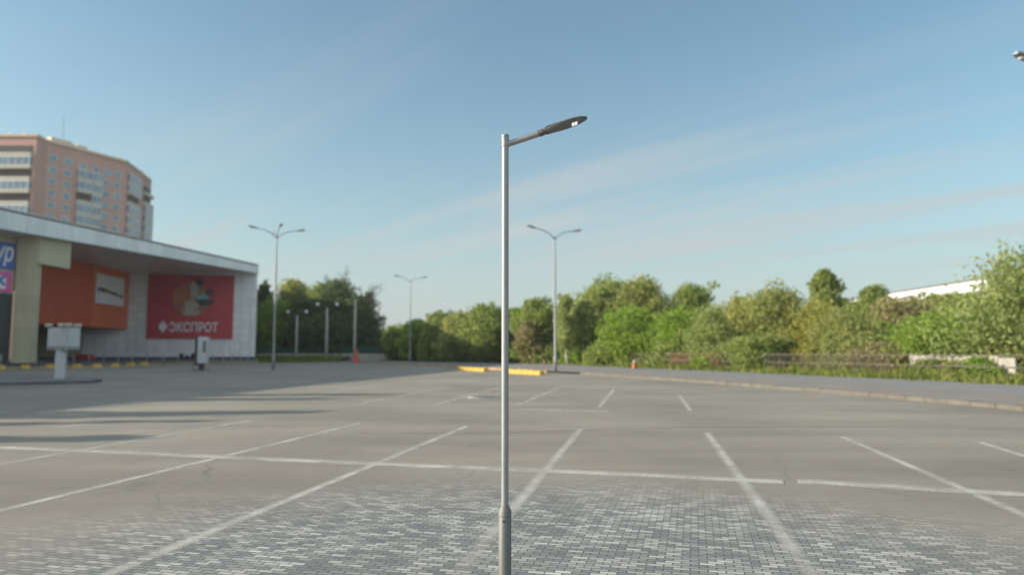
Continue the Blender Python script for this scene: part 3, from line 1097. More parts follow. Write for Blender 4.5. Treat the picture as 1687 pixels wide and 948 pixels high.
# bollards along the apron
proto = None
names_b = ['first', 'second', 'third', 'fourth']
bpx = [(2, 'left'), (30, ''), (61, ''), (91, ''), (122, ''), (147, ''), (171, ''), (195, ''), (218, ''), (242, ''), (269, ''), (294, ''), (351, ''), (368, ''), (382, ''), (397, ''), (409, '')]
blab = ['pale bollard before the dark shutter at the edge of the picture', 'pale bollard directly in front of the cream column', 'pale bollard just right of the cream column',
        'pale bollard behind the post of the white sign box', 'pale bollard left of the red crate below the orange box', 'pale bollard in front of the red crate below the orange box',
        'pale bollard between the red crate and the bollard under the box corner', 'pale bollard under the corner of the orange box', 'pale bollard nearest below the left edge of the red sign',
        'pale bollard under the emblem end of the red sign', 'pale bollard under the first letters of the red sign', 'pale bollard beside the dark litter bins', 'first pale bollard right of the white totem',
        'second pale bollard right of the white totem', 'third pale bollard right of the white totem', 'fourth pale bollard right of the white totem, next to last', 'last pale bollard at the right corner of the shop']
for (px, _), lb in zip(bpx, blab):
    loc = fore(px, .33)
    if proto is None:
        proto = thing('bollard', lb, 'bollard', (0, 0, 0), 'pale bollards in front of the shop')
        MB().lathe([(.075, 0), (.075, .98), (.07, 1.03), (.03, 1.06)], seg=14).build('post', M['white_metal'], proto, local=True)
        MB().lathe([(.13, 0), (.13, .025), (.08, .04)], seg=14).build('foot', M['lamp_grey'], proto, local=True)
        MB().lathe([(.0775, .80), (.0775, .92)], seg=14).build('band', M['lamp_grey'], proto, local=True)
        proto.location = loc
    else:
        copy_thing(proto, loc, lb)
# yellow concrete blocks
proto = None
ylab = ['yellow concrete block at the left edge of the picture', 'yellow concrete block in front of the cream column', 'yellow concrete block left of the white sign box post', 'yellow concrete block right of the white sign box post',
        'yellow concrete block in front of the red crate', 'yellow concrete block right of the red crate', 'yellow concrete block below the corner of the orange box', 'yellow concrete block last to the right, below the red sign edge']
for (px, py), lb in zip(((1, 609), (42, 608), (84, 607), (127, 606.5), (160, 606), (190, 605), (215, 603.5), (238, 602.8)), ylab):
    loc = G(px, py)
    if proto is None:
        proto = thing('concrete_block', lb, 'parking block', (0, 0, 0), 'yellow blocks along the shop kerb')
        MB().box((0, 0, .2), (.95, .6, .4), 0, .62).build('block', M['yellow'], proto, local=True, bevel=.06)
        MB().tube([(-.12, 0, .38), (-.10, 0, .5), (.10, 0, .5), (.12, 0, .38)], .018, 8).build('lifting_eye', M['dark_metal'], proto, local=True)
        proto.location = loc
        proto.rotation_euler.z = .3
    else:
        copy_thing(proto, loc, lb, rz=rnd.uniform(-.2, .6), scale=[rnd.uniform(.9, 1.1)] * 3)
# red crate below the box, bins by the wall
rc_ = fore(140, .8)
t = thing('crate', 'low red plastic crate on the forecourt below the orange box', 'crate', rc_)
MB().box((rc_.x, rc_.y, rc_.z + .38), (2.3, 1.0, .7)).build('body', M['red_paint'], t, bevel=.04)
MB().box((rc_.x, rc_.y, rc_.z + .78), (2.4, 1.1, .09)).build('lid', M['red_paint'], t, bevel=.02)
for px, h, lb in ((299, .95, 'taller dark litter bin against the white wall left of the totem'), (309, .6, 'low dark litter bin between the tall bin and the totem'), (318.5, 1.0, 'dark litter bin half hidden behind the left of the totem')):
    p = fore(px, .8)
    t = thing('litter_bin', lb, 'bin', p, 'dark bins by the white wall')
    MB().lathe([(.22, .05), (.30, h * .85), (.33, h * .86), (.33, h * .9)], p, 14).build('bucket', M['dark_metal'], t)
    MB().lathe([(.34, h * .9), (.30, h), (.1, h * 1.06)], p, 14).build('lid', M['dark_metal'], t)
    MB().lathe([(.24, 0), (.24, .05)], p, 14).build('base', M['dark_metal'], t)

# totem
tp = G(331, 611)
t = thing('totem', 'white upright totem with a dark side panel standing before the red sign', 'totem', tp)
zc0, zc1 = P(331, 599, tp.y).z, P(331, 555.5, tp.y).z
kx = tp.y / F
MB().box((tp.x + 3 * kx, tp.y, (zc0 + zc1) / 2), (15.5 * kx, .5, zc1 - zc0)).build('cabinet', M['white_metal'], t, bevel=.12)
cab = t.children[-1]
MB().box((tp.x - 7.2 * kx, tp.y + .05, (zc0 + zc1) / 2 - .08), (4.4 * kx, .62, zc1 - zc0 + .2)).build('side_panel', M['dark_metal'], t, bevel=.03)
MB().box((tp.x + 6 * kx, tp.y - .27, zc0 + (zc1 - zc0) * .62), (4.5 * kx, .06, (zc1 - zc0) * .42)).build('screen', M['lamp_glass'], cab, bevel=.02)
MB().box((tp.x, tp.y, zc0 / 2), (6.5 * kx, .3, zc0)).build('foot', M['dark_metal'], t)
MB().box((tp.x, tp.y, .03), (1.3, .8, .06)).build('base_plate', M['dark_metal'], t, bevel=.01)
for s in (-1, 1):
    MB().tube([(tp.x + s * 9 * kx, tp.y - .5, 0), (tp.x + s * 9 * kx, tp.y - .5, .75)], .03, 8).build('guard_post', M['dark_metal'], t)

# white sign box on a post, on its island
ip = G(99, 628)
isl = [G(-200, 640), G(40, 635.5), G(150, 632.5), G(168, 630), G(160, 627.3), G(60, 626), G(-200, 627)]
isl = [Vector((p.x, p.y, 0)) for p in isl]
structure('traffic_island', MB().prism(isl, -.02, .15), M['dark_kerb'])
cx_ = sum(p.x for p in isl) / 7; cy_ = sum(p.y for p in isl) / 7
top = [Vector((cx_ + (p.x - cx_) * .95, cy_ + (p.y - cy_) * .8, 0)) for p in isl]
structure('traffic_island_top', MB().prism(top, .14, .156), M['apron'])
t = thing('sign_box', 'two-sided white sign box with floodlights on a thick post on the island', 'sign', (ip.x, ip.y, .15))
kx = ip.y / F
zq = lambda y: P(104, y, ip.y).z
MB().box((ip.x + .0, ip.y, (zq(577) + .15) / 2), (14 * kx, 14 * kx, zq(577) - .15), R(20)).build('post', M['white_metal'], t, bevel=.03)
A, B_, C_ = XY(77, ip.y + .25), XY(109, ip.y - .62), XY(131, ip.y + .45)
D_ = A + C_ - B_
MB().prism([A, B_, C_, D_], zq(577), zq(540)).build('cabinet', M['white_metal'], t, bevel=.03)
cb = t.children[-1]
for (u, v) in ((A, B_), (B_, C_)):
    tt = (v - u).normalized(); nn = Vector((tt.y, -tt.x, 0)); l_ = (v - u).length
    a = u + tt * .07 + nn * .025; b = v - tt * .07 + nn * .025
    wall('face_panel', a, b, zq(571), zq(542), M['sign_face'], .02, cb)
    wall('lower_strip', a, b, zq(576.4), zq(572), M['head_grey'], .02, cb)
for px, oy in ((80, .2), (101, -.5), (113, -.45), (128, .4)):
    q = XY(px, ip.y + oy); z = zq(536)
    MB().box((q.x, q.y - .1, z), (.34, .22, .2), R(10)).build('floodlight', M['pale_print'], t, bevel=.03)
    fl = t.children[-1]
    MB().tube([(q.x, q.y, zq(540) - .02), (q.x, q.y, z - .05)], .02, 6).build('bracket', M['dark_metal'], fl)

# ------------------------------------------------------------------ apartment tower behind
TY = 195.0
tops = [(-150, 190), (40, 190), (58, 195), (194, 217), (218, 230), (237, 242)]
fp = [XY(*q) for q in tops]
ztow = P(62, 234, 195).z
tw = thing('apartment_tower', 'tall peach apartment tower with glazed balconies rising behind the shop', 'apartment tower', (fp[2].x, 205, 0))
backs = [fp[5] + Vector((-14, 3, 0)), fp[0] + Vector((0, 50, 0))]
MB().prism(fp + backs, 0, ztow).build('wall', M['pink_render'], tw)
twb = tw.children[-1]
MB().prism([p + Vector((0.35, -.35, 0)) for p in fp] + backs, ztow + .003, ztow + .7).build('parapet', M['cream_render'], tw)
FL = 3.28
nfl = 12
def fseg(a, b):
    t = (b - a).normalized(); return t, Vector((t.y, -t.x, 0)), (b - a).length
def window(a, b, u, z, w, h, par=tw):
    t, nn, l = fseg(a, b)
    c = a + t * (l * u)
    r = math.atan2(t.y, t.x)
    m_ = MB(); m_.box((c.x + nn.x * .04, c.y + nn.y * .04, z), (w + .3, .12, h + .3), r)
    f_ = m_.build('window', M['window_frame'], par)
    g = MB()
    for s in (-1, 1):
        k = c + t * (s * w / 4) + nn * .07
        g.box((k.x, k.y, z), (w / 2 - .06, .1, h), r)
    g.build('pane', M['far_window'], f_)
def balcony(a, b, u0, u1, z, style, par=tw):
    """slab, parapet and glazing (or an open loggia) of one floor"""
    t, nn, l = fseg(a, b)
    p, q = a + t * (l * u0) + nn * .02, a + t * (l * u1) + nn * .02
    d = nn * 1.1
    q0 = [p + d, q + d, q, p]
    o = MB(); o.prism(q0, z - 1.55, z - .45)
    bo = o.build('balcony', M['pale_render'], par)
    p2, q2 = p + t * .06, q - t * .06
    if style == 'open':
        g = MB(); g.prism([p2 + nn * .04, q2 + nn * .04, q2, p2], z - .45, z + 1.6)
        g.build('loggia', M['loggia_shade'], bo)  # thin dark sheet on the wall, shade painted in place of a recess
    else:
        g = MB(); g.prism([p2 + nn * 1.04, q2 + nn * 1.04, q2, p2], z - .45, z + 1.45)
        g.build('glazing', M['far_window'], bo)
        m_ = MB(); nb = max(2, int((q - p).length / 1.6))
        for k in range(nb + 1):
            c = p2.lerp(q2, k / nb) + nn * 1.06
            m_.box((c.x, c.y, z + .5), (.12, .1, 1.9), math.atan2(t.y, t.x))
        m_.prism([p2 + nn * 1.1, q2 + nn * 1.1, q2, p2], z + 1.452, z + 1.73)
        m_.build('glazing_frame', M['window_frame'], bo)
zrow = [ztow - 4.0 - FL * i for i in range(nfl)]
for i, z in enumerate(zrow):
    if i > 8: break
    for u in (.075, .25): window(fp[2], fp[3], u, z, 2.0, 1.7)
    for u in (.74, .885): window(fp[2], fp[3], u, z - .3, 2.0, 1.7)
    if i >= 1:
        balcony(fp[2], fp[3], .36, .53, z, 'open' if i == 3 else 'glass')
        balcony(fp[2], fp[3], .535, .66, z, 'glass')
    else:
        for u in (.43, .6): window(fp[2], fp[3], u, z - .3, 1.8, 1.6)
    balcony(fp[3], fp[4], .12, .9, z - .4, 'open' if i == 2 else 'glass')
    balcony(fp[4], fp[5], .3, .98, z - .6, 'open' if i in (0, 1, 6) else 'glass')
    balcony(fp[0], fp[1], .55, .975, z, 'open' if i in (0, 2, 4) else 'glass')
for px, Y, w, h, lb in ((38, 197, 5, 1.6, 0), (85, 203, 6, 2.2, 0), (94, 207, 5, 2.4, 0), (120, 210, 3, 2.4, 0), (10, 196, 4, 1.4, 0), (185, 222, 1.6, 2.0, 0), (218, 236, 3, 1.6, 0)):
    c = XY(px, Y)
    MB().box((c.x - 1.5, c.y, ztow + .7 + h / 2), (w, 3.5, h), R(65)).build('roof_housing', M['cream_render'], tw)
c = XY(84, 203)
MB().tube([(c.x, c.y, ztow + 3.5), (c.x, c.y, ztow + 9.5)], .06, 6).build('mast', M['dark_metal'], tw)

# ------------------------------------------------------------------ yellow barrier blocks on the kerb, small orange bins, cover
def kerb_block(a, b, lb):
    t = (b - a).normalized(); nn = Vector((t.y, -t.x, 0))
    o = MB(); o.prism([a, b, b + nn * .4, a + nn * .4] if (b - a).cross(nn).z > 0 else [a, a + nn * .4, b + nn * .4, b], 0, .30)
    th = thing('kerb_barrier', lb, 'kerb block', tuple(a), 'bright yellow blocks on the far kerb')
    o.build('beam', M['yellow'], th, bevel=.03)
    f = MB()
    for k in (.2, .8):
        c = a.lerp(b, k) + nn * .2
        f.box((c.x, c.y, .315), (.3, .3, .03), math.atan2(t.y, t.x))
    f.build('fixing', M['dark_metal'], th)
kerb_block(G(840, 615.5), G(897, 618.5), 'longer bright yellow kerb block just right of the lamp pole')
kerb_block(G(759, 610), G(804, 612.8), 'shorter bright yellow kerb block left of the lamp pole')
for px, py, h, lb in ((1046, 608, 17, 'small orange bin with a pale lid on the pavement before the fence'), (897, 601, 9, 'tiny orange bin on the pavement beside the two-headed lamp post')):
    p = G(px, py, .12); s = .85 * h * p.y / F
    t = thing('pavement_bin', lb, 'bin', tuple(p))
    MB().box((p.x, p.y, p.z + s * .36), (s * .48, s * .42, s * .64), .4, .88).build('body', M['orange_paint'], t, bevel=.03)
    MB().box((p.x, p.y, p.z + s * .83), (s * .36, s * .34, s * .18), .4, .7).build('lid', M['white_metal'], t, bevel=.03)
    MB().box((p.x, p.y, p.z + s * .02), (s * .42, s * .36, s * .06), .4).build('foot', M['dark_metal'], t)
c = G(797, 655.5)
t = thing('manhole_cover', 'round iron manhole cover in a pale concrete collar in the asphalt', 'manhole cover', tuple(c))
MB().lathe([(.62, .0), (.62, .010), (.46, .012)], c, 32).build('collar', M['concrete'], t)
MB().lathe([(.44, .0), (.44, .016), (.40, .02)], c, 32).build('lid', M['cover'], t)

# ------------------------------------------------------------------ far entrance: red barrier posts, globe lamps, pole, green fence
def barrier(px, base_y, lb, top_y):
    p = G(px, base_y)
    h = P(px, top_y, p.y).z
    t = thing('barrier_post', lb, 'barrier post', tuple(p), 'red barrier posts at the lot entrance')
    MB().lathe([(.62, 0), (.62, .12), (.58, .15), (.34, h * .48), (.30, h * .52)], p, 14).build('body', M['red_paint'], t)
    MB().lathe([(.30, h * .52), (.36, h * .55), (.36, h * .72), (.30, h * .75)], p, 14).build('collar', M['old_yellow'], t)
    MB().lathe([(.26, h * .75), (.38, h * .82), (.34, h * .94), (.12, h)], p, 14).build('cap', M['red_paint'], t)
barrier(427.5, 594.5, 'red barrier post beside the right corner of the white shop', 574)
barrier(586.5, 598, 'red barrier post below the plain concrete pole', 577)
def globe_lamp(px, Y, top_y, lb, heads=True):
    b = XY(px, Y); h = P(px, top_y, Y).z
    t = thing('concrete_pole', lb, 'pole', tuple(b))
    MB().lathe([(.26, 0), (.20, h * .5), (.15, h)], b, 12).build('pole', M['concrete'], t)
    if heads:
        MB().tube([(b.x - 1.5, b.y, h + .35), (b.x - .7, b.y, h + .1), (b.x, b.y, h - .1), (b.x + .7, b.y, h + .1), (b.x + 1.5, b.y, h + .35)], .06, 8).build('cross_arm', M['dark_metal'], t)
        for s in (-1, 1):
            MB().lathe([(.08, -.26), (.24, -.15), (.29, 0), (.24, .16), (.08, .25)], (b.x + s * 1.6, b.y, h + .62), 14).build('globe', M['sign_white'], t)
    else:
        MB().box((b.x, b.y, h + .1), (.42, .42, .24)).build('cap', M['concrete'], t)
        MB().tube([(b.x - .5, b.y - .1, h - .5), (b.x + .5, b.y - .1, h - .5)], .04, 6).build('bracket', M['dark_metal'], t)
globe_lamp(488, 128, 520, 'shorter concrete pole with two white globes, nearest the four-headed lamp post')
globe_lamp(537.5, 120, 508, 'taller concrete pole with two white globes before the dark tree')
globe_lamp(584, 116, 496, 'bare concrete pole without lamps behind a red barrier post', False)
b = G(514, 591); 
t = thing('globe_bollard', 'low dark bollard with a white globe on the grass verge', 'bollard', tuple(b))
MB().lathe([(.42, 0), (.40, .5), (.30, .75)], b, 14).build('post', M['dark_metal'], t)
MB().lathe([(.12, .7), (.40, .95), (.46, 1.2), (.34, 1.48), (.08, 1.58)], b, 16).build('globe', M['sign_white'], t)
# verge bank
mb = MB()
prof_b = [(425, 116.5, 0), (425, 126, .55), (425, 131, .9), (425, 400, 1.0)]
for k in range(len(prof_b) - 1):
    y0, z0 = prof_b[k][1:]; y1, z1 = prof_b[k + 1][1:]
    mb.quad((-80, y0, z0), (-29, y0, z0), (-29, y1, z1), (-80, y1, z1))
structure('grass_bank', mb, M['earth'])
mb = MB().poly([(-32, 114.8, .02), (-20, 115, .02), (-16, 128.5, .02), (-29, 129, .02)])
M['sand'] = plain('sandy_ground', (.33, .28, .21), .95, 0, .2, .6)
structure('sandy_path', mb, M['sand'])
# low concrete base and green fence
gy = 132.0
fa, fb = XY(424, gy), XY(650, gy)
t = thing('mesh_fence', 'green mesh fence on a pale concrete base in front of the dark left trees', 'fence', (fa.x, gy, 0))
MB().prism([fa, fb, fb + Vector((0, .3, 0)), fa + Vector((0, .3, 0))], 0, 1.35).build('concrete_base', M['concrete'], t)
L_ = fb.x - fa.x
mb = MB()
for k in range(int(L_ / .16)): mb.box((fa.x + k * .16, gy + .1, 2.0), (.05, .03, 1.3))
for z in (1.45, 1.85, 2.25, 2.6): mb.box(((fa.x + fb.x) / 2, gy + .14, z), (L_, .04, .07))
mb.build('mesh_panel', M['green_mesh'], t)
for k in range(9): MB().box((fa.x + L_ * k / 8, gy + .2, 2.05), (.1, .1, 1.5)).build('post', M['green_mesh'], t)

# railing along the verge
BK = [p + Vector((1.2, .45, 0)) for p in BACK[:-1]]
ps = resample(BK, 2.6)
t = thing('railing_fence', 'long dark metal railing running along the pavement in front of the trees', 'fence', tuple(ps[0]))
ps = [p for p in ps if p.x / p.y < (1495 - CX) / F][:48]
for i, (a, b) in enumerate(zip(ps, ps[1:])):
    d = (b - a).normalized(); r = math.atan2(d.y, d.x)
    MB().box((a.x, a.y, .85), (.06, .06, 1.6), r).build('post', M['rail'], t)
    pxm = CX + F * ((a.x + b.x) / 2) / ((a.y + b.y) / 2)
    rusty = 1105 < pxm < 1180
    m_ = MB(); c = (a + b) / 2; l = (b - a).length
    for z in (.25, .9, 1.5): m_.box((c.x, c.y, z), (l - .09, .05, .06 if not rusty else .1), r)
    nbar = 15 if not rusty else 20
    for k in range(1, nbar):
        q = a.lerp(b, k / nbar)
        m_.box((q.x, q.y, .86), (.024 if not rusty else .036, .022, 1.36), r)
    o = m_.build('railing_panel', M['rust'] if rusty else M['rail'], t)
    if rusty: o['label'] = 'rusty brown railing panel'
# old concrete wall on the right
def cw(name, lb, a, b, z1, gaps):
    t = thing(name, lb, 'wall', tuple(a))
    d = (b - a); nseg = gaps; L0 = d.length / nseg; d.normalize()
    for k in range(nseg):
        p, q = a + d * (L0 * k + .03), a + d * (L0 * (k + 1) - .03)
        wall('slab', p, q, -.05, z1 + rnd.uniform(-.08, .06), M['concrete_old'], .16, t)
        wall('pilaster', p - d * .1, p + d * .1, -.05, z1 + .12, M['concrete_old'], .26, t)
M['concrete_old'] = plain('weathered_concrete', (.34, .31, .27), .9, 0, .25, .8, .4)
cw('concrete_wall', 'weathered pale concrete slab wall behind the shrubs at the right', XY(1500, 47), XY(1642, 43), P(1570, 587, 45).z, 4)
cw('wall_end', 'broken concrete wall end standing nearer at the far right edge', XY(1640, 40.5), XY(1672, 39.5), P(1655, 591, 40).z, 1)
# long low building with white roof edge on the rise
a, b = XY(1400, 132), XY(1640, 92)
zr = P(1600, 468, 98).z
t = thing('long_building', 'long low building with a white roof edge showing above the right trees', 'building', (a.x, a.y, 0))
dd = (b - a).normalized(); bk = Vector((-dd.y, dd.x, 0)) * 14
MB().prism([a, b, b + bk, a + bk], 0, zr - 1.35).build('wall', M['concrete_old'], t)
nn = Vector((dd.y, -dd.x, 0))
MB().prism([a + nn * .6, b + nn * .6, b + bk, a + bk], zr - 1.345, zr).build('roof_edge', M['sign_white'], t)
MB().prism([a + nn * .3, b + nn * .3, b + bk, a + bk], zr + .003, zr + .4).build('roof', M['roof_felt'], t)

# ------------------------------------------------------------------ trees
def leaf_cloud(rng, centres, radii, counts, size, droop=0.0, flat=0.85):
    P_, S_ = [], []
    for c, r, k in zip(centres, radii, counts):
        d = rng.normal(size=(k, 3))
        d /= np.linalg.norm(d, axis=1)[:, None] + 1e-9
        rad = r * rng.uniform(0, 1, k) ** 0.45
        p = d * rad[:, None]
        p[:, 2] *= flat
        if droop:
            p[:, 2] -= droop * r * rng.uniform(0, 1, k) ** 1.5 * 1.6
        P_.append(c + p)
        S_.append(size * rng.uniform(.6, 1.35, k))
    p = np.concatenate(P_); s = np.concatenate(S_)
    n = len(p)
    nrm = rng.normal(size=(n, 3)); nrm[:, 2] = np.abs(nrm[:, 2]) * 1.0
    nrm /= np.linalg.norm(nrm, axis=1)[:, None]
    u = np.cross(nrm, rng.normal(size=(n, 3)))
    if droop:
        u[:, 2] -= droop * 1.2
        u = u - nrm * (u * nrm).sum(1)[:, None]
    u /= np.linalg.norm(u, axis=1)[:, None] + 1e-9
    w = np.cross(nrm, u)
    a = u * (s * .95)[:, None]; b = w * (s * (.5 if not droop else .36))[:, None]
    q = np.stack([p - a, p + b - a * .1, p + a, p - b - a * .1], axis=1)
    return q.reshape(-1, 3)


SHAPES = {   # radius profile over height fraction of the crown
    'round': lambda t: math.sqrt(max(0, 1 - (2 * t - 1) ** 2)) * (1 - .15 * t),
    'oval': lambda t: max(0, math.sin(math.pi * min(1, t * .92 + .06))) ** .7,
    'willow': lambda t: (max(0, 1 - t ** 2.6)) ** .5 * (.78 + .22 * math.sin(t * 3)),
    'cone': lambda t: (1 - t) ** .75 * .95 + .06,
    'shrub': lambda t: math.sqrt(max(0, 1 - t ** 2.2)),
    'column': lambda t: max(0, math.sin(math.pi * min(1, t * .9 + .07))) ** .45,
}


def limb(mb, rng, a, b, r0, r1, wob=0.12, seg=6, n=5):
    a, b = Vector(a), Vector(b)
    l = (b - a).length
    pts, rad = [], []
    for k in range(n + 1):
        t = k / n
        p = a.lerp(b, t)
        if 0 < k < n: p += Vector(rng.normal(size=3)) * l * wob * .35
        p.z += l * .10 * math.sin(math.pi * t)
        pts.append(p); rad.append(r0 + (r1 - r0) * t)
    mb.tube(pts, rad, seg, True)
    return pts


def twigs(mb, rng, a, d, length, r, depth):
    """bare branching"""
    b = a + d * length
    mid = a.lerp(b, .5) + Vector(rng.normal(size=3)) * length * .06
    mb.tube([a, mid, b], [r, r * .8, r * .6], 5 if depth > 2 else 3, False)
    if depth <= 0: return
    for k in range(3 if depth > 1 else 4):
        nd = (d + Vector(rng.normal(size=3)) * .45 + Vector((0, 0, .15))).normalized()
        st_ = a.lerp(b, rng.uniform(.35, 1.0))
        twigs(mb, rng, st_, nd, length * rng.uniform(.55, .8), r * .55, depth - 1)


def tree(px, top_y, w_px, Y, shape, leaf, label, name='broadleaf_tree', bottom=.16, dens=1.0, bark='bark', leafsize=None, zb=0.0, group='trees beyond the fence', bare=False, loc=None, hw=None, cat='tree'):
    seed = int(abs(px) * 7 + top_y * 3 + Y) % 99991
    rng = np.random.default_rng(seed)
    b = loc.copy() if loc else XY(px, Y)
    b.z = zb
    if hw: Ht, W = hw
    else:
        Ht = (P(px, top_y, Y).z - zb) * 1.05
        W = w_px * Y / F * 1.34
    t = thing(name, label, cat, tuple(b), group)
    Rr = W / 2
    cz0, cz1 = Ht * bottom, Ht
    prof_f = SHAPES[shape]
    ls = leafsize or max(.12, min(.28, Y * .0023))
    centres, radii = [], []
    ph = rng.uniform(0, 6.28, 3)
    ncl = int(40 + 10 * (cz1 - cz0) / max(W, 1)) if shape != 'shrub' else 22
    lean = rng.uniform(-.12, .12, 2) * W
    for k in range(ncl):
        tt = (k + rng.uniform(0, 1)) / ncl
        pr = prof_f(tt)
        rc = (0.17 + .15 * rng.uniform()) * W * (.75 if shape in ('cone', 'column') else 1) * (.65 + .35 * pr)
        rr = max(0, Rr * pr * rng.uniform(.75, 1.12) - rc * .55) * math.sqrt(rng.uniform(.12, 1))
        an = k * 2.399 + rng.uniform(-.5, .5)
        if shape not in ('cone', 'column'): rr *= 1 + .22 * math.sin(2 * an + ph[0] + tt * 3) + .18 * math.sin(3 * an + ph[1] - tt * 5)
        z = cz0 + (cz1 - cz0) * tt
        z += rng.normal() * .05 * (cz1 - cz0)
        z = min(z, cz1 - rc * (.35 + .5 * rng.uniform()))
        z = max(z, cz0 + rc * .35)
        centres.append(np.array((rr * math.cos(an) + lean[0] * tt, rr * math.sin(an) + lean[1] * tt, z)))
        radii.append(rc)
    # small outlying sprigs give an uneven outline
    for k in range(int(ncl * .8)):
        i = rng.integers(0, len(radii))
        d = rng.normal(size=3); d[2] = abs(d[2]) * .8; d /= np.linalg.norm(d)
        centres.append(centres[i] + d * radii[i] * rng.uniform(.8, 1.15))
        radii.append(radii[i] * rng.uniform(.28, .48))
    counts = [max(8, int(dens * 7.5 * r * r / (ls * ls) * (1.0 if r > .2 * Rr else .8))) for r in radii]
    tot = sum(counts)
    cap = 15000
    if tot > cap: counts = [max(6, int(c * cap / tot)) for c in counts]
    droop = .85 if shape == 'willow' else 0
    tk = MB()
    r_t = max(.06, Ht * .022)
    if shape == 'shrub':
        for k in range(5):
            c = centres[rng.integers(0, ncl)]
            limb(tk, rng, (rng.uniform(-.1, .1) * W, rng.uniform(-.1, .1) * W, 0), c, r_t * .6, r_t * .15, n=3, seg=5)
        nm = 'stems'
    else:
        axis = [Vector((0, 0, -.1))]
        for k in range(1, 6):
            axis.append(Vector((lean[0] * k / 5 + rng.normal() * .02 * Ht, lean[1] * k / 5 + rng.normal() * .02 * Ht, Ht * .84 * k / 5)))
        tk.tube(axis, [r_t * 1.25, r_t, r_t * .85, r_t * .62, r_t * .4, r_t * .15], 8)
        for k in range(13):
            c = centres[int(ncl * (k + .3) / 13)]
            f = min(.92, max(.16, (c[2] / Ht - .18)))
            i = int(f * 5 / .84) if f < .84 else 4
            a = axis[min(i, 4)].lerp(axis[min(i + 1, 5)], .5)
            limb(tk, rng, a, c, r_t * .42, r_t * .1, seg=5)
        nm = 'trunk'
        if bare:
            for k in range(9):
                a = axis[2 + k % 3].lerp(axis[3 + k % 3], rng.uniform())
                d = Vector((rng.normal() * .5, rng.normal() * .5, 1.0)).normalized()
                twigs(tk, rng, a, d, Ht * .20, r_t * .34, 4)
    tk.build(nm, M[bark], t, local=True)
    cv = leaf_cloud(rng, centres, radii, counts, ls, droop)
    np_mesh('crown' if shape != 'shrub' else 'foliage', cv, 4, M[leaf], t)
    return t


